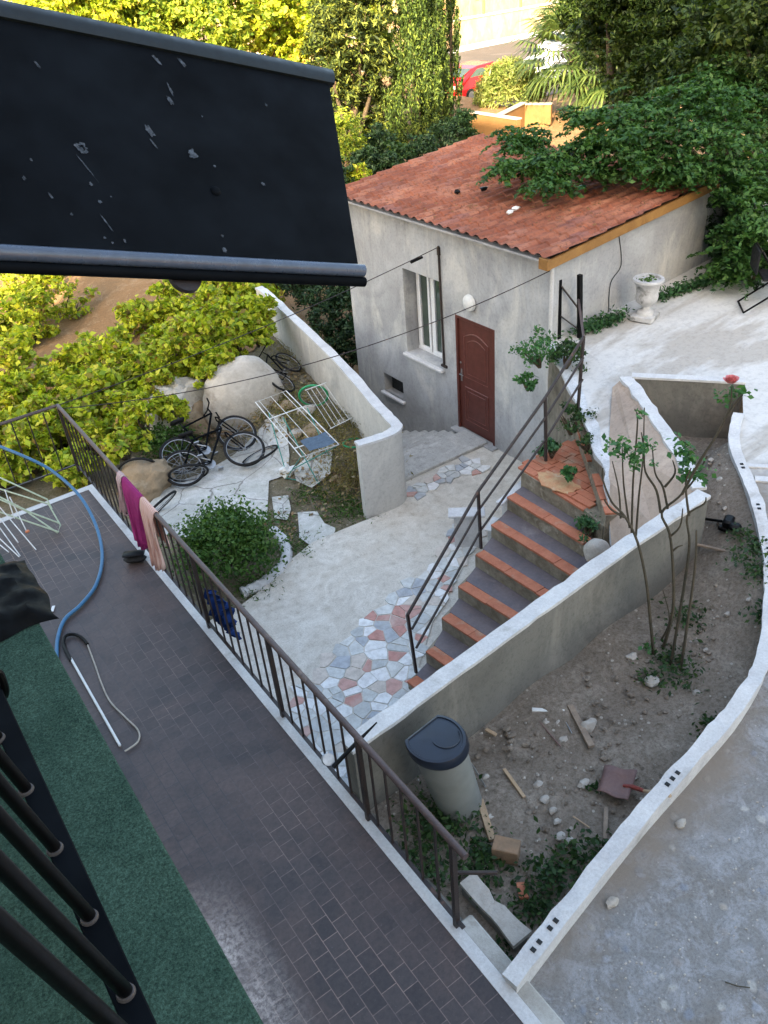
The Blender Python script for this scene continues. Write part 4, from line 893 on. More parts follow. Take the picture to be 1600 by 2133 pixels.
# ================================================================== SOIL BED THINGS
bn = thing('pedal_bin', tuple(S(938, 1665)), 'grey plastic bin with a dark blue lid standing against the stair wall', 'bin')
b0 = Vector((2.62, 3.40, 1.24)); b1 = Vector((2.47, 3.47, 2.06)); ax = (b1 - b0).normalized()
def dsect(c, w_, d_, k=36):
    out = []
    for i in range(k):
        t = 2 * PI * i / k; x = w_ * math.cos(t); y = d_ * math.sin(t)
        y = min(y, d_ * .62); out.append(Vector((c[0] + x * math.cos(.12) - y * math.sin(.12), c[1] + x * math.sin(.12) + y * math.cos(.12), c[2])))
    return out
def dloft(secs, mat, name):
    m = MB(); k = len(secs[0]); vs = [p for s in secs for p in s]; fs = [(i * k + j, i * k + (j + 1) % k, (i + 1) * k + (j + 1) % k, (i + 1) * k + j) for i in range(len(secs) - 1) for j in range(k)]
    fs += [tuple(range(k - 1, -1, -1)), tuple((len(secs) - 1) * k + j for j in range(k))]; m.add(vs, fs); return m.build(name, mat, bn, smooth=True)
dloft([dsect(b0.lerp(b1, t), .185 + .022 * t, .185 + .022 * t) for t in (0, .2, .5, .8, 1)], M['bingrey'], 'bin_body')
lidc = lambda dz, s: dsect(b1 + ax * dz, .232 * s, .245 * s)
dloft([lidc(-.03, .97), lidc(-.03, 1.0), lidc(.04, 1.0), lidc(.058, .97), lidc(.062, .88), lidc(.052, .86), lidc(.058, .3), lidc(.060, .05)], M['bindark'], 'lid')
m = MB(); c = b1 + ax * .062; m.tube([c + Vector((.07 + .11 * math.cos(t), -.04 + .11 * math.sin(t), .0)) for t in [PI * .95 + i * PI * 1.0 / 14 for i in range(15)]], .004, 6); m.build('lid_ring', M['bindark'], bn, smooth=True)
m = MB(); m.tube(smooth_path([b0.lerp(b1, .55) + Vector((.21, .05, 0)), b0.lerp(b1, .25) + Vector((.25, .02, 0)), b0 + Vector((.24, -.05, .03)), b0 + Vector((.13, -.2, .03))], 5), .009, 7); m.build('pedal_rod', M['metal'], bn, smooth=True)

def plank(px0, px1, w_, t_, mat, name, label, cat, group=None, lift=.02):
    a, b = S(*px0), S(*px1); c = (a + b) / 2; d = b - a; root = MB(); 
    m = MB(); m.box((c.x, c.y, c.z + lift + t_ / 2), (d.length, w_, t_), math.atan2(d.y, d.x), bev=.003); o = m.build(name, mat)
    for v in o.data.vertices: v.co.z += .006 * noise.noise(v.co * 9)
    return tag(o, label, cat, group)
plank((1108, 1484), (1176, 1487), .04, .02, M['plastic'], 'pipe_piece', 'short white plastic strip lying on the soil near the stair wall', 'plastic strip')
plank((1187, 1475), (1232, 1562), .055, .03, M['wood'], 'plank', 'grey brown plank beside the large pale stone', 'plank')
plank((1118, 1500), (1168, 1560), .012, .01, M['rust'], 'rod', 'thin rusty rod between small stones on the soil', 'rod')
plank((1170, 1492), (1191, 1532), .010, .01, M['metal'], 'rod', 'thin pale rod running down from the white plastic strip', 'rod')
plank((1012, 1524), (1034, 1536), .035, .02, M['wood_pale'], 'wood_chip', 'short pale wood chip near the foot of the grey wall', 'wood chip')
plank((1050, 1607), (1092, 1666), .030, .02, M['wood_pale'], 'stick', 'pale split stick lying between the bin and the stones', 'stick')
plank((1000, 1672), (1026, 1757), .055, .03, M['wood_pale'], 'plank', 'tan wooden slat leading from the bin to the hollow brick', 'plank')
plank((1262, 1686), (1260, 1754), .035, .02, M['wood'], 'stick', 'grey stick pointing at the kerb below the shovel', 'stick')
plank((1193, 1704), (1228, 1728), .012, .01, M['wood_pale'], 'twig', 'thin pale twig lying left of the grey stick', 'twig')
plank((1452, 1160), (1546, 1140), .03, .02, M['wood'], 'stick', 'long brown stick on the soil behind the rose bush', 'stick')
plank((1085, 1845), (1092, 1878), .07, .03, M['terracotta'], 'brick_shard', 'orange brick shard on the soil near the kerb slab', 'brick shard')
c = S(1058, 1788); hbk = thing('hollow_brick', tuple(c), 'tan hollow clay brick lying near the end of the railing', 'brick')
m = MB(); m.box((c.x, c.y + .02, c.z + .08), (.13, .20, .15), .65, bev=.006); m.build('brick_body', M['brick_block'], hbk)
m = MB()
def stone(px, py, r, label=None, group='stones on the soil bed', seed=1, zf=S):
    c = zf(px, py); mb_ = rock_mb((c.x, c.y, c.z + r * .25), (r, r * random.uniform(.6, .9), r * .6), seed, 2, .5)
    o = mb_.build('stone', M['pebble'], smooth=True); tag(o, label or 'small pale stone lying on the bare soil bed', 'stone', group)
for i, (a, b, r) in enumerate([(1163, 1506, .045), (1173, 1542, .04), (1137, 1508, .05), (1120, 1637, .05), (1135, 1668, .045), (1215, 1635, .05), (1152, 1690, .04), (1160, 1713, .035), (1168, 1745, .04), (1023, 1705, .04), (1187, 1752, .03), (1012, 1620, .035), (1450, 1445, .04), (1062, 1530, .02), (1515, 1280, .03), (1470, 1355, .025), (1560, 1250, .03), (1500, 1000, .04), (1480, 960, .04), (1510, 1060, .03)]):
    stone(a, b, r, seed=i * 1.7)
stone(1225, 1514, .085, 'largest pale stone beside the grey brown plank', None, 3)
stone(1356, 1422, .075, 'cream flat stone in front of the rose bush', None, 5)
stone(1316, 1370, .05, 'pale stone left of the rose bush foot', None, 8)
# loose gravel on the soil
pm = MB()
for i in range(520):
    x, y = random.uniform(2.2, 8.2), random.uniform(2.3, 5.6)
    if y > 3.85 and (x < 6.4 or y > 3.85 + (x - 6.3) * 1.35): continue
    if x > 5 and y < 2.6 + (x - 5) * .8: continue
    r = random.uniform(.006, .018); z = sz(x, y) + .01
    pm.add([(x - r, y, z), (x, y - r, z), (x + r, y, z), (x, y + r, z), (x, y, z + r), (x, y, z - r)], [(0, 1, 4), (1, 2, 4), (2, 3, 4), (3, 0, 4), (1, 0, 5), (2, 1, 5), (3, 2, 5), (0, 3, 5)])
tag(pm.build('gravel', M['pebble']), 'fine loose gravel scattered over the bare soil bed', 'gravel', kind='stuff')
pm = MB(); cnt = 0
while cnt < 340:
    x, y = random.uniform(2.1, 8.2), random.uniform(2.3, 5.6)
    if (y > 3.8 and (x < 6.5 or y > 3.8 + (x - 6.4) * 1.35)) or (x > 4.8 and y < 2.65 + (x - 4.8) * .75): continue
    cnt += 1; r = random.uniform(.012, .036); pm.add(rock_mb((x, y, sz(x, y) + r * .1), (r, r * random.uniform(.6, 1), r * .6), cnt * .37, 1, .6).v, [f for f in ROCK1])
tag(pm.build('soil_clods', M['soil']), 'dry crumbly clods of earth scattered over the soil bed', 'soil clods', kind='stuff')
pm = MB(); cnt = 0
while cnt < 160:
    q = G(random.uniform(1100, 1640), random.uniform(1450, 2180))
    if q.y > 1.85 or q.x < 2.1: continue
    cnt += 1; r = random.uniform(.004, .012); pm.add(rock_mb((q.x, q.y, q.z + .002), (r, r * random.uniform(.5, 1), r * .5), cnt * .53, 1, .6).v, [f for f in ROCK1])
tag(pm.build('yard_grit', M['pebble']), 'pale grit and chips scattered over the rough yard concrete', 'grit', kind='stuff')
for a, b, r_, lb in ((1275, 1882, .05, 'white oblong stone on the yard just outside the kerb wall'), (1418, 1718, .045, 'orange tan stone on the yard beside the kerb wall')):
    stone(a, b, r_, lb, None, a, G)
m = MB(); m.tube([G(1510, 2047) + Vector((0, 0, .01)), G(1535, 2056) + Vector((0, 0, .012)), G(1562, 2059) + Vector((0, 0, .01))], .004, 5); tag(m.build('twig', M['stem']), 'thin dark twig lying on the rough yard near the bottom right corner', 'twig')
# shovel
sh = thing('shovel', tuple(S(1283, 1645)), 'rusty square shovel lying on the soil with its handle over the kerb', 'shovel')
q = [S(*p) + Vector((0, 0, .05)) for p in [(1258, 1608), (1326, 1620), (1306, 1683), (1243, 1662)]]
m = MB(); rows = []
for i in range(7):
    a, b = q[0].lerp(q[3], i / 6), q[1].lerp(q[2], i / 6); rows.append([a.lerp(b, j / 8) + Vector((0, 0, .035 * (2 * i / 6 - 1) ** 2 + .012 * math.sin(j))) for j in range(9)])
m.grid(rows); o = m.build('blade', M['rust'], sh, smooth=True); s = o.modifiers.new('s', 'SOLIDIFY'); s.thickness = .008
c = q[1].lerp(q[2], .5); e = P(1392, 1657, 1.74)
m = MB(); m.tube([c.lerp(q[0].lerp(q[3], .5), .3) + Vector((0, 0, .012)), c + Vector((0, 0, .02)), c.lerp(e, .35)], [.010, .020, .015], 10); m.build('socket', M['redpaint'], sh, smooth=True)
m = MB(); m.tube([c.lerp(e, .33), e + (e - c) * .05], .014, 8); m.build('handle', M['wood_pale'], sh, smooth=True)
# black toy
c = S(1500, 1096); ty = thing('black_tool', tuple(c), 'black plastic tool with a long nozzle lying on the soil by the far kerb', 'tool')
m = MB(); a, b = S(1462, 1088) + Vector((0, 0, .05)), S(1502, 1094) + Vector((0, 0, .05)); m.tube([a, b], .016, 8); m.build('nozzle', M['black'], ty, smooth=True)
m = MB(); m.box(S(1516, 1096) + Vector((0, 0, .06)), (.16, .10, .09), .4, bev=.02); m.box(S(1530, 1104) + Vector((0, 0, .04)), (.09, .12, .07), .9, bev=.02); m.build('housing', M['black'], ty, smooth=True)
m = MB(); m.box(S(1505, 1108) + Vector((0, 0, .04)), (.05, .10, .05), .2, bev=.01); m.build('grip', M['black'], ty)

# rose bush
Bs = S(1385, 1365); rb = thing('rose_bush', tuple(Bs), 'leggy rose bush with bare stems, few leaves and one pink bloom', 'rose bush')
stems = [([(1366, 1350), (1358, 1290), (1345, 1210), (1325, 1130), (1303, 1078), (1275, 1048), (1258, 1000), (1253, 975)], 1.0, .0), ([(1303, 1078), (1272, 1062), (1255, 1040)], .6, .0),
         ([(1383, 1345), (1400, 1270), (1402, 1180), (1392, 1110), (1378, 1066), (1410, 1035), (1448, 998), (1475, 950)], 1.0, .1), ([(1378, 1066), (1366, 1020), (1345, 985), (1338, 940), (1340, 900)], .6, .1),
         ([(1388, 1060), (1384, 1015), (1365, 985), (1358, 930)], .5, .1), ([(1384, 1015), (1402, 985), (1404, 960)], .4, .1), ([(1412, 1300), (1428, 1220), (1437, 1130), (1436, 1075), (1462, 1050), (1470, 1035)], .8, -.1),
         ([(1436, 1075), (1432, 1010), (1440, 975)], .5, -.1), ([(1438, 1280), (1446, 1190), (1447, 1105)], .8, -.15), ([(1398, 1120), (1415, 1095), (1420, 1060)], .4, .1), ([(1372, 1340), (1395, 1290), (1380, 1230)], .3, .2),
         ([(1312, 1100), (1300, 1010), (1296, 930)], .45, .35), ([(1318, 1110), (1322, 1000), (1328, 880), (1322, 850)], .45, .35), ([(1322, 1115), (1334, 1030), (1340, 960), (1342, 850)], .45, .4), ([(1296, 1080), (1290, 1020), (1278, 960)], .35, .3),
         ([(1420, 1030), (1455, 960), (1492, 900), (1520, 848), (1524, 806)], .5, -.2), ([(1505, 875), (1535, 835), (1546, 822)], .3, -.2), ([(1400, 1150), (1412, 1140), (1424, 1138)], .3, .1)]
for pts, rr, off in stems:
    d = Vector((Bs.x, Bs.y, 0)).normalized() * off
    w_ = [V(a, b, (Bs.x + d.x, Bs.y + d.y)) + Vector((random.uniform(-.015, .015), random.uniform(-.015, .015), 0)) for a, b in pts]
    if rr == 1.0 or pts[0][1] > 1270: w_[0].z = min(w_[0].z, sz(w_[0].x, w_[0].y) - .02)
    sp = smooth_path(w_, 4); n = len(sp); m = MB(); m.tube(sp, [(.017 * (1 - .65 * i / n)) * (.45 + .55 * rr) for i in range(n)], 6); m.build('stem', M['stem'], rb, smooth=True)
lp = []
for a, b, rp_, n in [(1290, 925, 26, 40), (1300, 945, 18, 22), (1345, 928, 20, 34), (1420, 938, 24, 38), (1435, 960, 20, 24), (1452, 985, 22, 34), (1322, 957, 14, 18), (1324, 975, 10, 8), (1335, 862, 8, 7), (1508, 832, 16, 14), (1520, 820, 12, 12), (1546, 820, 12, 12), (1363, 965, 8, 6), (1185, 985, 1, 0), (1350, 1345, 12, 14), (1428, 990, 14, 14)]:
    if n == 0: continue
    c = V(a, b, Bs); s = rp_ * (c - Vector((0, 0, H))).length / F
    lp.append(np.array(c) + rng.normal(size=(n * 2, 3)) * s * np.array([.6, .6, .4]))
leaf_mesh('foliage', np.concatenate(lp), .050, M['lrose'], rb, .65, .6)
c = V(1523, 797, (Bs.x, Bs.y - .0)); m = MB()
for i in range(17):
    t = i * 2.4; r = .012 + .0020 * i; h = .045 - .0016 * i; u_ = Vector((math.cos(t), math.sin(t), 0)); w_ = Vector((-math.sin(t), math.cos(t), 0)) * (.016 + .0009 * i)
    a_ = c + u_ * r * .5 + Vector((0, 0, 0)); b_ = c + u_ * r * 1.1 + Vector((0, 0, h)); e_ = c + u_ * r * 1.5 + Vector((0, 0, h + .012))
    m.add([a_ - w_ * .6, a_ + w_ * .6, b_ + w_, e_ + w_ * .6, e_ - w_ * .6, b_ - w_], [(0, 1, 2, 5), (5, 2, 3, 4)])
m.build('bloom', M['pinkpetal'], rb)

# weeds
def weed(c, r, n, mat=M['lweed'], size=.05, label='low green weed clump growing in the soil bed', group='weeds in the soil bed', h=.4, name='weed', cat='weed', aspect=.5):
    c = Vector(c); pts = np.array(c) + rng.normal(size=(n, 3)) * np.array([r * .5, r * .5, r * h * .5]) + np.array([0, 0, r * h * .6]); pts[:, 2] = np.maximum(pts[:, 2], c.z + .01)
    o = leaf_mesh(name, pts, size, mat, None, aspect, .5); return tag(o, label, cat, group)
for a, b, r, n in [(1405, 1408, .26, 260), (1350, 1412, .10, 60), (1395, 1370, .16, 90), (1435, 1295, .22, 200), (1565, 1175, .24, 240), (1592, 1205, .22, 220), (1598, 1290, .2, 160), (1490, 1520, .16, 170), (1475, 1545, .12, 90), (1130, 1845, .22, 240), (1165, 1810, .2, 180), (1215, 1785, .18, 140), (1265, 1768, .12, 110), (1010, 1815, .22, 280), (1005, 1775, .16, 160), (1095, 1900, .14, 120), (1130, 1890, .12, 90), (940, 1705, .26, 420), (890, 1720, .26, 380), (870, 1790, .22, 260), (900, 1840, .18, 160), (1545, 1120, .14, 100), (1235, 1645, .05, 20), (1580, 1140, .16, 120), (1040, 1995, .12, 120)]:
    weed(S(a, b), r, n)

# ================================================================== PATIO THINGS
c = G(1343, 664); US = .86; ur = thing('garden_urn', tuple(c), 'white weathered pedestal urn on the patio beside the outbuilding wall', 'urn')
m = MB(); m.box(c + Vector((0, 0, .04)), (.32, .32, .08), .3, bev=.01); m.lathe(c + Vector((0, 0, .08)), [(a_ * US, b_ * US) for a_, b_ in [(.14, 0), (.13, .05), (.07, .09), (.06, .13), (.10, .16), (.17, .22), (.185, .30), (.175, .36), (.20, .50), (.24, .54), (.255, .57), (.245, .60), (.19, .60), (.18, .56)]], 28); m.build('urn_body', M['urn'], ur, smooth=True)
m = MB(); m.lathe(c + Vector((0, 0, .545)), [(.0, 0), (.155, 0), (.155, .01), (0, .015)], 24); m.build('soil', M['soil'], ur)
leaf_mesh('sprouts', np.array(c + Vector((0, 0, .59))) + rng.normal(size=(70, 3)) * np.array([.07, .07, .02]), .05, M['lbush'], ur)
c = G(1605, 640); ch = thing('folding_chair', tuple(c), 'black folding chair standing on the patio at the right edge', 'chair')
for s in (-.22, .22):
    f = Vector((.7, -.7, 0)) ; sd_ = Vector((.7, .7, 0)); a = c + sd_ * s
    for (u0, z0, u1, z1) in ((-.40, 0, .22, .46), (.30, 0, -.28, .85)):
        m = MB(); m.tube([a + f * u0 + Vector((0, 0, z0 + .01)), a + f * u1 + Vector((0, 0, z1))], .014, 8); m.build('leg', M['black'], ch, smooth=True)
m = MB(); m.box(c + Vector((0, 0, .46)), (.42, .44, .03), -PI / 4, bev=.01); m.build('seat', M['rubber'], ch)
m = MB(); m.box(c + Vector((-.22, .22, .70)), (.03, .44, .32), -PI / 4, bev=.01); m.build('backrest', M['rubber'], ch)
m = MB(); f = Vector((.7, -.7, 0)); m.tube([c - f * .4 + Vector((.7, .7, 0)) * -.22 + Vector((0, 0, .012)), c - f * .4 + Vector((.7, .7, 0)) * .22 + Vector((0, 0, .012))], .014, 8); m.build('foot_bar', M['black'], ch)
for (a0, a1, l_) in [((1215, 695), (1292, 668), 'dark weeds along the foot of the outbuilding wall near the gate posts'), ((1372, 628), (1480, 590), 'dark weeds along the foot of the outbuilding wall right of the urn')]:
    pts = []
    for k in range(16):
        q = G(a0[0] + (a1[0] - a0[0]) * k / 15, a0[1] + (a1[1] - a0[1]) * k / 15); pts.append(np.array(q) + rng.normal(size=(70, 3)) * np.array([.13, .06, .05]) + np.array([0, .02, .06]))
    p = np.concatenate(pts); tag(leaf_mesh('weeds', p, .06, M['ldark'], None, .5, .5), l_, 'weeds')
for px_, lab in (((1585, 975), 'pale bar'),):
    a, b = G(1548, 972), G(1640, 975); m = MB(); m.box((a + b) / 2 + Vector((0, 0, .01)), ((b - a).length, .07, .02), math.atan2((b - a).y, (b - a).x)); tag(m.build('timber_strip', M['cap']), 'white painted strip lying across the yard by the far kerb', 'strip')
    a, b = G(1572, 1000), G(1640, 1003); m = MB(); m.box((a + b) / 2 + Vector((0, 0, .01)), ((b - a).length, .10, .02), math.atan2((b - a).y, (b - a).x)); tag(m.build('timber_strip', M['cap']), 'shorter white strip lying just below the other white strip', 'strip')
def sgl(c, r, n, mat, size, label, name='shrub', cat='shrub', group=None, aspect=.55, rz3=None, crf=.30):
    r3 = rz3 or (r, r, r * .8); root = thing(name, (c[0], c[1], c[2] - r3[2] * .8), label, cat, group)
    limbs((c[0], c[1], c[2] - r3[2] * .8), [(Vector(c) + Vector((random.uniform(-.5, .5) * r3[0], random.uniform(-.5, .5) * r3[1], random.uniform(-.2, .4) * r3[2])), .7) for _ in range(5)], .02 + .02 * r, M['bark'], root, 'stems')
    leaf_mesh('foliage', blob_pts(c, r3, max(8, n // 40), 40, max(r3) * crf), size, mat, root, aspect); return root
sgl(P(1125, 735, 2.3), .33, 800, M['lrose'], .055, 'leafy climber spilling over the wall below the gate posts', 'climber', 'climber')
sgl(P(1180, 745, 2.3), .25, 700, M['lweed'], .06, 'dark tangled plant between the gate posts and the handrail', 'creeper', 'creeper')
sgl(P(1100, 800, 1.9), .15, 120, M['lrose'], .07, 'thin hanging sprig below the leafy climber', 'climber', 'climber')
sgl(P(1190, 880, 2.0), .26, 620, M['lweed'], .05, 'moss and weeds covering the stone wall above the top landing', 'creeper', 'creeper')
sgl(P(1150, 935, 1.75), .18, 420, M['ldark'], .06, 'dark leafy weed behind the curved top landing', 'weed', 'weed')
sgl(P(1225, 925, 2.0), .15, 300, M['lweed'], .04, 'mossy weeds on the patio edge beside the last narrow step', 'weed', 'weed')
sgl(P(1225, 1105, 1.45), .20, 500, M['ldark'], .05, 'dark weeds in the gap between the stairs and the pinkish bank', 'weed', 'weed')
sgl(P(1190, 985, 1.75), .09, 40, M['lrose'], .07, 'single green sprig over the top landing', 'weed', 'weed')
m = rock_mb(P(1243, 1150, 1.5), (.14, .14, .16), 4, 3, .15); tag(m.build('grey_stone', M['pebble'], smooth=True), 'round grey stone wedged between the stairs and the grey wall', 'stone')
for (a, b, z, dx, dy, rz0, lab) in [(972, 1068, .55, .22, .5, .9, 'white marble slab leaning by the lower handrail'), (1035, 1095, .9, .30, .22, .5, 'broken white marble piece beside the stairs under the handrail'), (1080, 1015, 1.3, .1, .9, -.2, 'long pale stone edging running up beside the top stairs')]:
    c = P(a, b, z); m = MB(); m.box(c - Vector((0, 0, .0)), (dx, dy, .04), rz0 if dy < .8 else -1.3, bev=.008); m.box(c - Vector((0, 0, z / 2)), (dx * .7, dy * .7, z - .05), rz0 if dy < .8 else -1.3); tag(m.build('marble_slab', M['cap']), lab, 'slab')

# ================================================================== GARDEN THINGS
def Gd(px, py): 
    q = P(px, py, 0)
    for _ in range(4): q = P(px, py, gd(q.x, q.y))
    return q
def bike_parts():
    root = thing('bicycle', (0, 0, 0), 'x', 'bicycle', 'bicycles piled in the garden')
    def whl(cx):
        m = MB(); m.tube([(cx + .325 * math.cos(t), 0, .34 + .325 * math.sin(t)) for t in [2 * PI * i / 36 for i in range(36)]], .026, 8, closed=True); w_ = m.build('wheel', M['rubber'], root, smooth=True, local=True)
        m = MB(); m.tube([(cx + .300 * math.cos(t), 0, .34 + .300 * math.sin(t)) for t in [2 * PI * i / 36 for i in range(36)]], .009, 6, closed=True); m.tube([(cx, -.04, .34), (cx, .04, .34)], .022, 8)
        for i in range(14):
            t = 2 * PI * i / 14; m.tube([(cx + .02 * math.cos(t), .02 * (-1) ** i, .34 + .02 * math.sin(t)), (cx + .3 * math.cos(t + .1), 0, .34 + .3 * math.sin(t + .1))], .0022, 4)
        m.build('rim', M['metal'], w_, smooth=True, local=True)
    whl(-.52); whl(.54)
    A_, B_, C_, D_, E_ = (-.52, 0, .34), (-.08, 0, .29), (-.22, 0, .80), (.34, 0, .86), (.54, 0, .34)
    m = MB(); m.tube([B_, C_], .017); m.tube([C_, D_], .017); m.tube([D_, B_], .019)
    for s in (-.05, .05):
        m.tube([(A_[0], s, A_[2]), (B_[0], s * .5, B_[2])], .010); m.tube([(A_[0], s, A_[2]), (C_[0], s * .4, C_[2] - .04)], .009); m.tube([(E_[0], s, E_[2]), (.37, s, .72), (.36, 0, .76)], .013)
    m.build('frame', M['navy'], root, smooth=True, local=True)
    m = MB(); m.tube([C_, (-.25, 0, .92)], .013); m.box((-.26, 0, .94), (.26, .13, .05), bev=.02); m.build('saddle', M['rubber'], root, local=True)
    m = MB(); m.tube([D_, (.33, 0, .98)], .013); m.tube([(.30, -.29, 1.0), (.36, -.12, 1.0), (.36, .12, 1.0), (.30, .29, 1.0)], .013); m.build('handlebar', M['black'], root, smooth=True, local=True)
    m = MB(); m.lathe((-.08, .05, .29), [(0, -.004), (.09, -.004), (.09, .004), (0, .004)], 20, Matrix.Rotation(PI / 2, 3, 'X')); m.tube([(-.08, .07, .29), (.05, .08, .20)], .010); m.tube([(-.08, -.07, .29), (-.21, -.08, .38)], .010)
    m.box((.06, .12, .19), (.09, .08, .02)); m.box((-.22, -.12, .39), (.09, .08, .02)); m.build('crank', M['metal'], root, local=True)
    return root
bk = bike_parts()
def place(o, loc, yaw, lean, lift, label, pitch=0):
    o.rotation_euler = (Matrix.Rotation(yaw, 4, 'Z') @ Matrix.Rotation(lean, 4, 'X') @ Matrix.Rotation(pitch, 4, 'Y')).to_euler(); o.location = (loc[0], loc[1], loc[2] + lift); o['label'] = label
def yaw2(p, q): return math.atan2(q[1] - p[1], q[0] - p[0])
wa, wb = Gd(396, 1012), Gd(518, 972); yw = yaw2(wa, wb)
b2 = copy_tree(bk); b3 = copy_tree(bk)
n90 = Vector((math.cos(yw + PI / 2), math.sin(yw + PI / 2), 0))
place(bk, (wa + wb) / 2 + n90 * -.15, yw, -1.05, .10, 'black bicycle lying at the front of the pile on the cracked slab')
place(b2, (wa + wb) / 2 + n90 * .10 + Vector((.10, .1, 0)), yw + .16, -.95, .17, 'dark bicycle lying behind the front bicycle of the pile')
c = Gd(622, 800); place(b3, c, .9, -.95, .10, 'small dark bicycle leaning by the curved garden wall')
for ch_ in (b3,): ch_.scale = (.8, .8, .8)
def loose(px, py, r, lean, yaw, mat, label, lift=0, tr_=.02):
    c = Gd(px, py); root = thing('loose_wheel', tuple(c), label, 'wheel', None); R3 = Matrix.Rotation(yaw, 3, 'Z') @ Matrix.Rotation(lean, 3, 'X'); cz = c + Vector((0, 0, abs(math.cos(lean)) * r + .03 + lift))
    ring = lambda rr: [cz + R3 @ Vector((rr * math.cos(t), 0, rr * math.sin(t))) for t in [2 * PI * i / 36 for i in range(36)]]
    m = MB(); m.tube(ring(r), tr_, 8, closed=True); m.build('tyre', mat, root, smooth=True)
    m = MB(); m.tube(ring(r * .91), .008, 6, closed=True)
    for i in range(12):
        t = 2 * PI * i / 12; m.tube([cz, cz + R3 @ Vector((r * .9 * math.cos(t), 0, r * .9 * math.sin(t)))], .002, 4)
    m.build('rim', M['metal'], root, smooth=True); return root
loose(340, 1085, .33, .75, .45, M['rubber'], 'loose black bicycle wheel lying beside the striped towel')
loose(300, 1020, .33, .35, -.4, M['rubber'], 'bicycle wheel leaning on the tan boulder')
loose(400, 1015, .31, .65, -.4, M['rubber'], 'bicycle wheel lying over the left end of the bicycle pile')
loose(545, 965, .32, 1.15, .4, M['rubber'], 'bicycle wheel lying over the right end of the bicycle pile')
loose(462, 880, .33, .25, .2, M['rubber'], 'thin bicycle wheel leaning against the whitewashed rocks', 0, .013)
loose(657, 852, .25, .35, -.6, M['greenplastic'], 'green rimmed wheel lying by the curved garden wall')
m = MB(); c = P(742, 930, .25); m.tube([c + Vector((.22 * math.cos(t), .16 * math.sin(t), .1 * math.sin(t * .5))) for t in [i * PI * 1.5 / 20 for i in range(21)]], .015, 7); tag(m.build('green_hoop', M['greenplastic'], smooth=True), 'green plastic hoop lying against the inside of the garden wall', 'hoop')
# clothes airer
ar = thing('clothes_airer', tuple(Gd(630, 960)), 'white wire clothes airer on teal legs standing in the weedy garden', 'clothes airer')
za = .92; q = [P(532, 838, za), P(596, 814, za), P(706, 926, za), P(628, 952, za)]
m = MB(); m.tube(q, .009, 7, closed=True); m.build('frame', M['white_wire'], ar, smooth=True)
for t in (.12, .5, .88): 
    m = MB(); m.tube([q[0].lerp(q[1], t), q[3].lerp(q[2], t)], .005, 5); m.build('wire', M['white_wire'], ar)
for t in (.33, .86):
    m = MB(); m.tube([q[0].lerp(q[3], t), q[1].lerp(q[2], t)], .010, 6); m.build('cross_bar', M['white_wire'], ar)
for a, b in (((560, 860), (600, 1000)), ((640, 850), (692, 965)), ((700, 930), (600, 985)), ((628, 950), (596, 1000)), ((590, 870), (664, 1010)), ((664, 1010), (596, 998)), ((664, 1010), (692, 960))):
    A_ = P(*a, .85) if b[1] - a[1] > 60 or a[1] < 950 else P(*a, .9); B_ = Gd(*b) + Vector((0, 0, .02)); 
    if a == (664, 1010): A_ = Gd(664, 1010) + Vector((0, 0, .02))
    m = MB(); m.tube([A_, B_], .009, 7); m.build('leg', M['teal'], ar, smooth=True)
m = MB(); m.grid([[q[3].lerp(q[0], .02 + .18 * j / 6).lerp(q[2].lerp(q[1], .02 + .18 * j / 6), .25 + .7 * i / 8) + Vector((0, 0, .02 + .01 * math.sin(i + j))) for i in range(9)] for j in range(7)]); tag(m.build('grey_cloth', flat('slate blue cloth', (.10, .14, .19), .9, .1), smooth=True), 'slate blue cloth laid over the end of the clothes airer', 'cloth')
m = rock_mb(Gd(600, 988) + Vector((0, 0, .06)), (.13, .12, .10), 7, 2, .6); tag(m.build('paper_bundle', M['plastic']), 'crumpled white bundle under the clothes airer', 'bundle')
for (a, b, z, s) in [(1, 1, 0, 0)]: pass
wr = thing('wire_rack', tuple(Gd(720, 870)), 'folded white wire rack leaning near the garden wall', 'wire rack')
for k in range(5):
    m = MB(); m.tube([P(640 + 9 * k, 815 - 4 * k, .85), P(690 + 9 * k, 892 - 5 * k, .55)], .004, 5); m.build('wire', M['white_wire'], wr)
m = MB(); m.tube([P(636, 813, .85), P(680, 797, .85)], .009, 6); m.build('bar', M['white_wire'], wr)
m = MB(); m.tube([P(688, 893, .55), P(730, 872, .55), Gd(735, 890)], .009, 6); m.build('bar', M['white_wire'], wr)
# rocks
def rock(px, py, r, mat, label, seed, name='boulder', lift=.5, amp=.3, sub=4, group=None):
    c = Gd(px, py); m = rock_mb(c + Vector((0, 0, r[2] * lift)), r, seed, sub, amp); return tag(m.build(name, mat, smooth=True), label, 'boulder' if name == 'boulder' else 'rock', group)
rock(312, 1020, (.42, .36, .36), M['boulder'], 'large tan boulder at the edge of the cracked slab behind the bicycle wheel', 3)
rock(418, 900, (.34, .3, .36), M['boulder'], 'tan boulder below the whitewashed rocks', 9, amp=.35)
rock(388, 890, (.60, .4, .58), M['lime'], 'rough jagged whitewashed rock splashed with grey', 17, 'whitewashed_rock', .5, .5)
rock(512, 862, (.78, .40, .74), M['mound'], 'smooth rounded white plastered mound beyond the clothes airer', 12, 'plastered_mound', .45, .10)
for i, (a, b, r) in enumerate([(640, 860, .16), (655, 905, .2), (712, 885, .12), (595, 850, .14), (620, 905, .13), (700, 1000, .1), (565, 880, .1), (470, 905, .12), (505, 890, .1), (590, 1105, .05)]):
    rock(a, b, (r, r * .8, r * .6), M['boulder' if i % 2 else 'pebble'], 'small rough stone in the weedy ground around the clothes airer', i * 2.3 + 40, 'small_rock', .4, .5, 2, 'stones in the weedy garden')
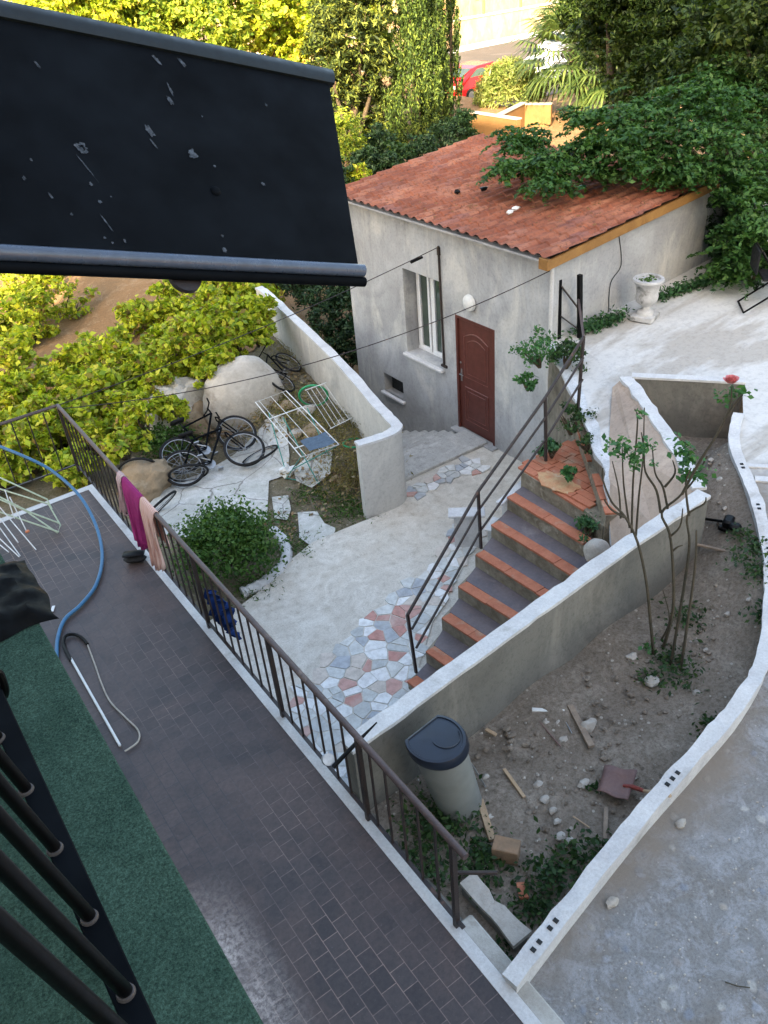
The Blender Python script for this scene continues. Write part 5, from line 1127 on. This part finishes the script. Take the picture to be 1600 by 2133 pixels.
# kerb round the bush bed
kp = [(505, 1240, ), (545, 1222), (580, 1195), (598, 1165), (590, 1130), (570, 1110)]
m = MB(); rows = []
for i, q_ in enumerate(smooth_path([Gd(*k) for k in kp], 6)):
    rows.append(q_)
m.tube([r_ + Vector((0, 0, .03)) for r_ in rows], [.085 + .03 * noise.noise(Vector((i * .7, 0, 0))) for i in range(len(rows))], 8); tag(m.build('bed_kerb', M['cap'], smooth=True), 'curved rough stone kerb round the bushy bed beside the path', 'kerb')
for i in range(1): pass
# bushes near
sgl(P(468, 1135, .42), .62, 9000, M['lbush'], .060, 'round green leafy bush growing beside the terrace railing', 'bush', 'bush', None, .6, (.68, .62, .46))
sgl(P(350, 925, .25), .4, 2200, M['lbush'], .055, 'small green bush between the boulders and the bicycle pile', 'bush', 'bush', None, .6, (.55, .4, .35))
def grass(pxs, n, label, spread=.18, hgt=.10, mat=None, name='grass'):
    pts = []
    for a, b in pxs:
        q = Gd(a, b); pts.append(np.array(q) + rng.normal(size=(n, 3)) * np.array([spread, spread, hgt * .4]) + np.array([0, 0, hgt * .5]))
    return tag(leaf_mesh(name, np.concatenate(pts), .075, mat or M['dgrass'], None, .18, -.2), label, name, kind='stuff')
grass([(720, 960), (735, 985), (740, 1010), (715, 1000), (700, 940), (745, 940), (690, 905), (755, 960), (600, 830), (610, 870), (570, 860), (520, 870), (480, 880), (650, 880), (640, 760), (620, 740), (600, 720), (690, 880), (735, 900), (765, 1000)], 420, 'dry straw coloured grass along the inside of the garden wall', .28, .16)
grass([(720, 1050), (740, 1060), (700, 1040), (760, 1068), (660, 1035), (640, 1030), (610, 1145), (625, 1150), (580, 1090), (590, 1125), (700, 1075), (520, 1230), (540, 1225)], 200, 'green grass and weeds between the cement slabs and the path', .16, .08, M['lbush'])
# sunny shrubs
def shrub_at(px, py, rpx, n, mat, label, group, sq=.8, size=.085, z=0.0, crf=.24):
    g0 = P(px, py + rpx * .6, z); d = (g0 - Vector((0, 0, H))).length; r = rpx * d / F
    c = V(px, py, g0); return sgl(c, r, n, mat, size, label, 'shrub', 'shrub', group, .6, (r, r * .9, r * sq), crf)
GS = 'sunny shrubs in the garden'; LS = 'yellow green shrub among the sunny shrubs of the dry garden'
for (a, b, r) in [(40, 600, 62), (120, 640, 60), (60, 690, 55), (410, 600, 55), (470, 620, 60), (520, 640, 50), (440, 690, 66), (380, 660, 55), (500, 700, 48), (300, 690, 45), (230, 770, 60), (300, 800, 52), (150, 780, 40), (30, 780, 55), (90, 840, 45), (200, 850, 60), (270, 880, 50), (30, 860, 45), (120, 920, 60), (60, 960, 50), (200, 930, 40), (360, 730, 50), (440, 760, 40), (5, 720, 45), (10, 930, 45), (150, 1000, 40), (400, 800, 36), (330, 840, 34), (455, 735, 46), (520, 720, 34), (500, 610, 46), (548, 640, 36), (455, 600, 46), (545, 690, 34), (390, 745, 40), (345, 760, 36), (240, 830, 45), (160, 900, 45), (80, 900, 45), (0, 1000, 45), (340, 690, 40)]:
    shrub_at(a + random.uniform(-5, 5), b - 12, r * 1.22, 1900, M['lgreen'], LS, GS, 1.0, .135, 0.0, .20)
for (a, b, z, r_) in [(622, 588, .35, .62), (652, 606, .3, .66), (690, 622, .3, .62), (722, 652, .1, .5), (680, 668, .0, .55), (738, 600, .5, .5), (706, 706, -.3, .45), (724, 742, -.7, .4), (608, 572, .5, .6), (690, 575, .6, .7), (742, 684, .0, .3), (650, 560, .6, .7), (745, 560, .8, .6)]:
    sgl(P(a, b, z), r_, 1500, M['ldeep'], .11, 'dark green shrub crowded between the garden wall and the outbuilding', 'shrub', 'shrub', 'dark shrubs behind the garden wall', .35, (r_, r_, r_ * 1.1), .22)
for (a, b, z, r_) in [(480, 690, 1.3, .55), (515, 665, 1.3, .5), (430, 715, 1.3, .5), (458, 752, 1.15, .34), (400, 690, 1.4, .5), (430, 785, 1.0, .26), (350, 735, 1.2, .45), (535, 700, 1.15, .30), (500, 722, 1.15, .28), (380, 765, .9, .32), (300, 870, .7, .42), (360, 850, .75, .30), (260, 930, .6, .40), (410, 745, 1.1, .36), (330, 800, .8, .4), (545, 650, 1.3, .38)]:
    sgl(P(a, b, z), r_, 1100, M['lgreen'], .12, 'sunlit leafy shrub hanging over the whitewashed rocks and the plastered mound', 'shrub', 'shrub', 'leafy shrubs over the rocks', .6, (r_, r_ * .9, r_ * .9), .20)
pts = []
for a, b in [(600, 850), (560, 880), (500, 895), (450, 905), (640, 900), (680, 930), (700, 980), (740, 1000), (620, 830), (420, 925), (590, 1110), (660, 1045), (720, 1040), (530, 895), (360, 960), (290, 1010), (650, 980), (690, 880), (610, 790), (640, 780)]:
    q = Gd(a, b); pts.append(np.array(q) + rng.normal(size=(110, 3)) * np.array([.26, .26, .015]) + np.array([0, 0, .03]))
tag(leaf_mesh('leaf_litter', np.concatenate(pts), .07, leafmat('fallen leaves', [(.09, .055, .03), (.20, .12, .06), (.34, .24, .13), (.14, .10, .06), (.42, .34, .22)], .05), None, .6, 1.5), 'fallen brown leaves and debris over the weedy ground around the bicycles', 'leaf litter', kind='stuff')
shrub_at(585, 600, 22, 500, leafmat('dry orange leaves', [(.35, .13, .03), (.45, .2, .05), (.2, .14, .04)]), 'shrub with dry orange leaves at the far end of the garden wall', None)

# ================================================================== FAR THINGS
def ftree(name, base_px, crowns, mat, leaf, label, cat, group=None, z=-.6, clumps=60, per=45, crf=.26, aspect=.6, tr_=.16, depth=1.0, up=.2, sq=1.0):
    b = P(*base_px, z); d = (b - Vector((0, 0, H))).length; cs_ = []
    for (a, c, r) in crowns:
        q = V(a, c, b); dd = Vector((b.x, b.y, 0)).normalized() * random.uniform(-1, 1) * r * d / F * depth; q = q + dd; rm = r * d / F
        cs_.append((q, (rm, rm, rm * sq)))
    root = thing(name, b, label, cat, group)
    limbs(b, [(c, .8) for c, r in cs_][:14], tr_, M['bark'], root)
    leaf_mesh('crown', np.concatenate([blob_pts(c, r, clumps, per, max(r) * crf) for c, r in cs_]), leaf, mat, root, aspect, up); return root
GT = 'sunlit trees beyond the dry garden'
for i, (bx, by, cr_) in enumerate([(190, 420, [(150, 10, 70), (200, -10, 80), (110, -20, 60), (210, 60, 50)]), (330, 380, [(290, 10, 70), (350, -10, 80), (330, 60, 60), (260, 50, 50)]), (440, 360, [(420, 20, 70), (480, 0, 70), (450, 70, 60)]), (570, 330, [(540, 30, 65), (590, 10, 60), (520, 80, 50), (590, 90, 60), (610, 130, 50)]), (650, 300, [(640, 10, 50), (660, 60, 45), (620, 60, 40)]), (280, 250, [(230, -30, 60), (280, -40, 60)]), (60, 300, [(40, -30, 70), (90, -40, 70)])]):
    ftree('garden_tree', (bx, by), cr_, M['lolive'] if i % 3 else M['lgreen'], .19, 'sunlit yellow green tree beyond the dry garden', 'tree', GT, clumps=80, per=62, crf=.18)
ftree('pine_tree', (725, 345), [(700, 40, 52), (680, 110, 48), (740, 90, 56), (700, 170, 52), (750, 170, 56), (715, 230, 44), (770, 230, 50), (790, 130, 40), (760, 20, 50), (745, 285, 36), (790, 290, 36)], M['lcyp'], .24, 'dark bushy conifer with sunlit tips left of the cypress', 'tree', None, clumps=70, per=46, crf=.19, aspect=.25)
ftree('pine_tree', (650, 330), [(790, 30, 38), (800, 100, 34), (770, 60, 34), (740, -10, 50)], M['lolive'], .16, 'yellow green tree top behind the dark bushy conifer', 'tree', None, clumps=60, per=50, crf=.2, aspect=.3)
def cypress(name, bpx, cx_, y0, y1, wpx, label, n=240, lean=0):
    b = P(*bpx, -.6); d = (b - Vector((0, 0, H))).length; root = thing(name, b, label, 'tree'); pts = []
    top = V(cx_, y0, b); bot = V(cx_ + lean, y1, b); R_ = wpx * d / F
    m = MB(); m.tube([b, top], [.16, .03], 7); m.build('trunk', M['bark'], root)
    for i in range(n):
        t = (i + .5) / n; c = bot.lerp(top, t); rr = R_ * (.55 + .45 * math.sin(PI * min(1, t * 1.15 + .18))) * (1.1 - .5 * t); a = random.uniform(0, 2 * PI); q_ = random.uniform(.25, 1.0) ** .5
        base_ = np.array(c) + np.array([math.cos(a) * rr * q_, math.sin(a) * rr * q_, 0]); k = 60; s_ = rng.uniform(0, 1, k)
        dirn = np.array([math.cos(a) * .28, math.sin(a) * .28, 1.0]); L_ = random.uniform(.5, 1.1)
        pts.append(base_ + np.outer(s_ * L_, dirn) + rng.normal(size=(k, 3)) * (.09 * (1.1 - s_))[:, None] * R_ * 1.2)
    leaf_mesh('crown', np.concatenate(pts), .14, M['lcyp2'], root, .35, -.2, -2); return root
M['lcyp2'] = leafmat('sunlit cypress foliage', [(.010, .024, .007), (.03, .058, .012), (.075, .12, .02), (.19, .24, .04)], .15, .7)
cypress('cypress_tree', (872, 335), 862, -60, 322, 48, 'tall sunlit cypress tree standing behind the roof', 520)
cypress('cypress_tree', (918, 320), 905, -30, 308, 25, 'narrower cypress close on the right of the tall one', 330)
cypress('cypress_tree', (940, 300), 940, -20, 240, 15, 'thin sparse cypress right of the pair, by the sunny wall', 110)
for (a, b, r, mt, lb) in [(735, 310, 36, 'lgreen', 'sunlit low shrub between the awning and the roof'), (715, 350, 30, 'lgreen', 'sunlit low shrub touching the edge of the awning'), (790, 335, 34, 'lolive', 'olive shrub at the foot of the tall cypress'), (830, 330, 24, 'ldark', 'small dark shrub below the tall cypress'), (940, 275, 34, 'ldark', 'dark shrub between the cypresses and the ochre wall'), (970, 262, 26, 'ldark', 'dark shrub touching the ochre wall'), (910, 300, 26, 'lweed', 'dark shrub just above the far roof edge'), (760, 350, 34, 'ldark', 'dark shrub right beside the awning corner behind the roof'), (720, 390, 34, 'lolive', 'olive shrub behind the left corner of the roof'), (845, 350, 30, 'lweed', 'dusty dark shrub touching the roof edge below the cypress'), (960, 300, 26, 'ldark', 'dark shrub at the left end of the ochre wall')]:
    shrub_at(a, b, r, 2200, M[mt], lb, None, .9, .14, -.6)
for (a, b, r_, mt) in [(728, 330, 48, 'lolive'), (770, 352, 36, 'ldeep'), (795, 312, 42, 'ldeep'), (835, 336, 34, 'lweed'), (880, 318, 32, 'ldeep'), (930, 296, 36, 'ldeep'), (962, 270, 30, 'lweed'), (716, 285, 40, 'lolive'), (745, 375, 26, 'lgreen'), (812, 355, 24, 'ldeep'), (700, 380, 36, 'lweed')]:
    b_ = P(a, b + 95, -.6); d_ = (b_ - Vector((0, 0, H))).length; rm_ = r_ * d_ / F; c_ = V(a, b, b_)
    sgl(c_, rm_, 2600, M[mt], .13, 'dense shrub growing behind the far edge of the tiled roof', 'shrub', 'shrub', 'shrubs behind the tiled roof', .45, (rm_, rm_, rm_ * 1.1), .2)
# spiky round bush
b = P(1060, 240, -.6); d = (b - Vector((0, 0, H))).length; root = thing('round_bush', b, 'round spiky pale yellow green bush in front of the road', 'bush')
c = V(1060, 192, b); R_ = 66 * d / F; k = 6500; dr = rng.normal(size=(k, 3)); dr /= np.linalg.norm(dr, axis=1)[:, None]; dr[:, 2] = np.abs(dr[:, 2]) * 1.1 - .25
leaf_mesh('foliage', np.array(c) + dr * R_ * rng.uniform(.35, 1.0, (k, 1)) ** .5 + rng.normal(size=(k, 3)) * .06, .28, leafmat('pale spiky leaves', [(.10, .15, .03), (.22, .27, .06), (.34, .36, .12), (.40, .38, .15)], .25), root, .22, .1)
# palms: fans of narrow blades
def palm(bpx, cpx, rpx, nf, label, z=-.6):
    b = P(*bpx, z); c = V(*cpx, b); d = (c - Vector((0, 0, H))).length; R_ = rpx * d / F; root = thing('palm_tree', b, label, 'palm')
    m = MB(); m.tube([b, b.lerp(c, .5) + Vector((.05, 0, 0)), c], [.24, .2, .22], 10); m.build('trunk', M['bark'], root, smooth=True)
    m = MB(); st_ = MB()
    for i in range(nf):
        a = i * 2.399; el = math.radians(70 - 110 * (i / nf)); L_ = R_ * random.uniform(.45, .6); dv = Vector((math.cos(a) * math.cos(el), math.sin(a) * math.cos(el), math.sin(el)))
        hub = c + dv * L_ + Vector((0, 0, -.08 * L_)); st_.tube([c, c + dv * L_ * .5 + Vector((0, 0, .05)), hub], .018, 4)
        sd_ = dv.cross(Vector((0, 0, 1))).normalized(); 
        for k in range(17):
            an = (k - 8) / 8 * 1.75; fd = (dv * math.cos(an) + sd_ * math.sin(an)).normalized(); l_ = R_ * .55 * (1 - .28 * abs(an) / 1.75) * random.uniform(.85, 1.1)
            w_ = fd.cross(dv.cross(sd_)).normalized() * .055; mid = hub + fd * l_ * .55; tip = hub + fd * l_ + Vector((0, 0, -.30 * l_))
            m.add([hub - w_ * .4, hub + w_ * .4, mid + w_, mid - w_, tip], [(0, 1, 2, 3), (3, 2, 4)])
    m.build('fronds', M['lpalm'], root); st_.build('frond_stems', M['stem'], root)
palm((1225, 245), (1195, 105), 125, 46, 'fan palm with drooping fronds left of the big dark trees')
palm((1300, 250), (1270, 140), 105, 40, 'fan palm half hidden in front of the big dark trees')
palm((1190, 160), (1195, 10), 80, 22, 'fan palm at the top edge beyond the road')
# big dark trees to the right
GB = 'tall dark trees right of the palms'; LB = 'tall dark olive green tree in the background right of the palms'
for bx, by, cr_ in [(16.5, 13.5, [(1290, 60, 70), (1340, 20, 80), (1380, 100, 85), (1330, 150, 70), (1420, 10, 80), (1270, 0, 50)]), (15.5, 10.5, [(1450, 70, 90), (1510, 10, 95), (1480, 150, 90), (1420, 190, 75), (1550, 110, 90)]), (14.5, 8.0, [(1590, 50, 95), (1600, 170, 90), (1540, 220, 85), (1650, 100, 95), (1600, 270, 80)]), (21.0, 17.0, [(1250, 40, 45), (1300, 100, 60), (1390, 60, 80), (1480, 60, 90), (1560, 60, 90)])]:
    b_ = Vector((bx, by, .5)); d_ = (b_ - Vector((0, 0, H))).length; cs_ = [(V(a, c, b_) + Vector((random.uniform(-.8, .8), random.uniform(-.8, .8), 0)), r_ * d_ / F) for a, c, r_ in cr_]
    root = thing('tall_tree', b_, LB, 'tree', GB); limbs(b_, [(c, .9) for c, r_ in cs_], .2, M['bark'], root)
    leaf_mesh('crown', np.concatenate([blob_pts(c, (r_, r_, r_), 110, 70, r_ * .17) for c, r_ in cs_]), .12, M['lbig'], root, .42, .3, .6)
# branches of a tree leaning over the roof
tb = Vector((13.4, 8.6, 2.4)); ot = thing('overhanging_tree', tb, 'feathery green tree whose branches lie over the far side of the tiled roof', 'tree')
cl_ = [(1075, 290, 34, 4.25), (1110, 335, 42, 4.15), (1165, 340, 44, 4.15), (1150, 375, 30, 4.0), (1060, 345, 26, 4.1), (1210, 305, 46, 4.3), (1260, 290, 46, 4.4), (1100, 290, 30, 4.3), (1240, 345, 34, 4.1), (1320, 285, 50, 4.5), (1330, 335, 44, 4.2), (1290, 240, 44, 4.7), (1390, 250, 56, 4.6), (1400, 310, 56, 4.3), (1450, 350, 46, 4.1), (1400, 360, 36, 4.0), (1470, 280, 60, 4.5), (1550, 260, 60, 4.4), (1500, 210, 60, 4.8), (1530, 340, 60, 4.1), (1590, 330, 60, 4.0), (1580, 400, 56, 3.7), (1440, 200, 50, 4.8), (1350, 220, 46, 4.7), (1220, 240, 36, 4.7), (1545, 390, 44, 3.8), (1600, 460, 50, 3.4), (1560, 470, 40, 3.4), (1550, 520, 44, 3.0), (1590, 540, 40, 2.9), (1520, 560, 36, 2.75), (1600, 200, 60, 4.6), (1500, 150, 50, 5.0)]
pts = []; lim = []
for a, b, r, z in cl_:
    c = P(a, b, z); d = (c - Vector((0, 0, H))).length; R_ = r * d / F; lim.append((c, .5)); cc = np.array(c)
    for k in range(50):                                     # feathery fronds: leaflets along a drooping rib
        a_ = rng.uniform(0, 2 * PI); o_ = cc + rng.normal(size=3) * np.array([R_ * .42, R_ * .42, R_ * .22]); L_ = rng.uniform(.25, .45)
        dv = np.array([math.cos(a_), math.sin(a_), rng.uniform(-.3, .35)]); sdv = np.array([-math.sin(a_), math.cos(a_), 0]); t = np.repeat(np.linspace(.1, 1, 11), 2); sg = np.tile([-1, 1], 11)
        q_ = o_ + np.outer(t * L_, dv) + np.outer(sg * .045 * np.sin(PI * np.clip(t, .1, .9)), sdv); q_[:, 2] -= (t ** 2) * .12; pts.append(q_)
ap2 = np.concatenate(pts)
inr = (ap2[:, 0] < 11.4) & (ap2[:, 0] > 7.8) & (ap2[:, 1] > 7.8) & (ap2[:, 1] < 13.3); fl = 3.52 + kr * (ap2[:, 0] - 7.95)
ap2[:, 2] = np.where(inr & (ap2[:, 2] < fl), fl + rng.uniform(0, .12, len(ap2)), ap2[:, 2])
leaf_mesh('crown', ap2, .085, M['lpin'], ot, .5, .8)
limbs(tb, [(c + Vector((0, 0, -.05)), .8) for c, r in lim[::2]], .13, M['bark'], ot)
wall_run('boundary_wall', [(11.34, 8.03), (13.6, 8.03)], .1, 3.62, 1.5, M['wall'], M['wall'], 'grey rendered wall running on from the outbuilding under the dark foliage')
for (a, b, z, r_) in [(1510, 430, 3.3, .42), (1535, 470, 3.0, .42), (1500, 505, 2.85, .34), (1545, 520, 2.75, .42), (1515, 555, 2.6, .34), (1570, 560, 2.7, .4), (1560, 420, 3.4, .5), (1590, 500, 3.0, .5)]:
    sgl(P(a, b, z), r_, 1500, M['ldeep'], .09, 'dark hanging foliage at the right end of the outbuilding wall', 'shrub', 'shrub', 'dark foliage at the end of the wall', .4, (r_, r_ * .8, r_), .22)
# things lying on the roof
def rf(px, py): return onplane(px, py, -kr, 0, 1, 3.51 - kr * 7.95)
for (a, b, r, mt, lb) in [(1008, 397, .07, 'black', 'larger black lump lying on the roof tiles'), (953, 403, .05, 'black', 'smaller black lump lying on the roof tiles'), (1211, 394, .07, 'greenplastic', 'bright green scrap lying on the roof tiles'), (1322, 361, .05, 'plastic', 'white scrap lying high on the roof near the branches'), (1075, 438, .06, 'plastic', 'white scrap in the middle of the roof'), (1063, 446, .05, 'plastic', 'pale scrap beside the white scrap in the middle of the roof')]:
    m = rock_mb(rf(a, b) + Vector((0, 0, .03)), (r, r * .7, .03), a, 2, .7); tag(m.build('roof_litter', M[mt], smooth=True), lb, 'litter')
pm = MB()
for i in range(150):
    c = rf(random.uniform(800, 1380), random.uniform(370, 480)) + Vector((0, 0, .02)); r = random.uniform(.008, .02); t = random.uniform(0, PI)
    if not (8 < c.x < 11.2 and 8 < c.y < 13): continue
    pm.box(c, (r * 2.4, r, .008), t)
tag(pm.build('leaf_litter', M['litter']), 'small dry leaves and crumbs scattered over the roof tiles', 'leaf litter', kind='stuff')
# ochre wall
ow = thing('ochre_wall', tuple(P(990, 298, -.6)), 'ochre plastered wall beyond the roof, partly in the sun', 'wall')
A_, B_, C_, D_ = P(985, 300, -.6), P(1085, 285, -.6), P(1060, 262, -.6), P(1160, 250, -.6)
for (p_, q_, h_) in ((P(985, 300, -.6), P(1080, 318, -.6), 1.25), (P(1030, 295, -.6), P(1090, 262, -.6), .95), (P(1090, 262, -.6), P(1148, 262, -.6), .9)):
    m = MB(); c = (p_ + q_) / 2; dd = q_ - p_; m.box(c + Vector((0, 0, h_ / 2)), (dd.length, .22, h_), math.atan2(dd.y, dd.x)); m.build('wall_section', M['ochre'], ow)
    m = MB(); m.box(c + Vector((0, 0, h_ + .03)), (dd.length + .04, .30, .06), math.atan2(dd.y, dd.x), bev=.01); m.build('coping', M['pebble'], ow)
# across the road
ww = thing('roadside_wall', rp(20, 2.6), 'pale sunlit stone wall with brown posts along the far side of the road', 'wall'); ra = math.atan2(dirv.y, dirv.x)
m = MB(); m.box((rp(20, 2.4)[0], rp(20, 2.4)[1], .35), (150, .35, 1.9), ra); m.build('wall_body', M['creamwall'], ww)
m = MB(); m.box((rp(20, 2.4)[0], rp(20, 2.4)[1], 1.36), (150, .5, .12), ra); m.build('coping', M['cap'], ww)
for k in range(14):
    u_ = -12 + 4.6 * k; m = MB(); m.box((rp(u_, 2.4)[0], rp(u_, 2.4)[1], 2.5), (.16, .16, 2.4), ra); m.build('post', flat('brown post', (.30, .15, .08), .7), ww) if k == 0 else m.build('post', bpy.data.materials['brown post'], ww)
cb = thing('pale_building', rp(15, 10), 'pale cream building across the road behind the stone wall', 'building')
m = MB(); m.box((rp(5, 13)[0], rp(5, 13)[1], 4.0), (60, 14, 10), ra); m.build('wall', M['creamwall'], cb)
for k in range(9):
    u_ = -20 + 6 * k; q_ = rp(u_, 5.95); m = MB(); m.box((q_[0], q_[1], 3.0), (1.2, .08, 1.6), ra); m.build('window', M['dark'], cb)
# cars
def car(px, py, s, col, yaw, label, z=-.54):
    c = P(px, py, z); root = thing('parked_car', (0, 0, 0), label, 'car'); L_, W_ = 4.3, 1.76
    prof = [(-2.15, .35), (-2.12, .85), (-1.95, .98), (-1.5, 1.02), (-.95, 1.42), (-.4, 1.5), (.6, 1.47), (1.0, 1.40), (1.75, 1.0), (2.08, .92), (2.15, .6), (2.12, .32)]
    def ext(pf, w_, inset=0):
        m = MB(); n = len(pf); m.add([(x, -w_ / 2 + (inset if z_ > 1.05 else 0), z_) for x, z_ in pf] + [(x, w_ / 2 - (inset if z_ > 1.05 else 0), z_) for x, z_ in pf], [tuple(range(n)), tuple(range(2 * n - 1, n - 1, -1))] + [(i, i + n, (i + 1) % n + n, (i + 1) % n) for i in range(n)]); return m
    ext(prof, W_, .17).build('body', col, root, smooth=False, bevel=.05, local=True)
    for x0, x1, nm in ((-1.42, -.98, 'rear_window'), (1.06, 1.62, 'windscreen')):
        za_, zb_ = (1.08, 1.40) if x0 < 0 else (1.37, 1.09); m = MB(); m.add([(x0 - .02, -.66, za_ + .03), (x1, -.60, zb_ + .03), (x1, .60, zb_ + .03), (x0 - .02, .66, za_ + .03)], [(0, 1, 2, 3)]); m.build(nm, M['glass'], root, local=True)
    for s_ in (-1, 1):
        m = MB(); y = s_ * .80; m.add([(-1.25, y, 1.06), (1.35, y, 1.06), (.85, s_ * .735, 1.36), (-.85, s_ * .735, 1.38)], [(0, 1, 2, 3)]); m.build('side_window', M['glass'], root, local=True)
        m = MB(); m.box((2.12, s_ * .62, .74), (.06, .34, .16), bev=.02); m.build('headlight', M['plastic'], root, local=True)
        for x in (-1.32, 1.32):
            m = MB(); m.lathe((x, s_ * .80, .32), [(0, -.11), (.28, -.11), (.32, -.08), (.32, .08), (.28, .11), (0, .11)], 20, Matrix.Rotation(PI / 2, 3, 'X')); w_ = m.build('wheel', M['rubber'], root, smooth=True, local=True)
            m = MB(); m.lathe((x, s_ * .915, .32), [(0, -.01), (.19, -.01), (.19, .01), (0, .01)], 16, Matrix.Rotation(PI / 2, 3, 'X')); m.build('rim', M['metal'], w_, local=True)
    root.location = c; root.rotation_euler = (0, 0, yaw); root.scale = (s, s, s); return root
car(992, 203, 1.15, M['red'], ra + PI, 'bright red car parked on the road behind the round spiky bush')
car(1128, 176, 1.0, M['carwhite'], ra + .3, 'pale blue white car parked behind the fan palm, nearer one')
car(1178, 118, 1.0, M['carwhite'], ra, 'pale car glimpsed through the palm fronds, farther one')
# washing lines from the outbuilding to the railing corner
def wire(a, b, sag, label):
    pts = [Vector(a).lerp(Vector(b), t) - Vector((0, 0, sag * 4 * t * (1 - t))) for t in [i / 24 for i in range(25)]]
    m = MB(); m.tube(pts, .0065, 5); return tag(m.build('washing_line', M['iron']), label, 'washing line')
wire((8.00, 10.42, 3.06), (1.87, 10.56, 2.47), .10, 'washing line running from the pole on the outbuilding towards the terrace railing')
wire((8.02, 7.97, 3.25), (1.87, 10.56, 2.42), .35, 'washing line running from the corner of the outbuilding towards the terrace railing')
m = MB(); a = Vector((8.0, 10.42, 3.0)); m.tube([Vector((7.72, 10.43, 2.98)), Vector((7.50, 10.43, 2.96))], [.02, .028], 8); tag(m.build('line_tensioner', M['black'], smooth=True), 'small black tensioner on the washing line near the window', 'tensioner')
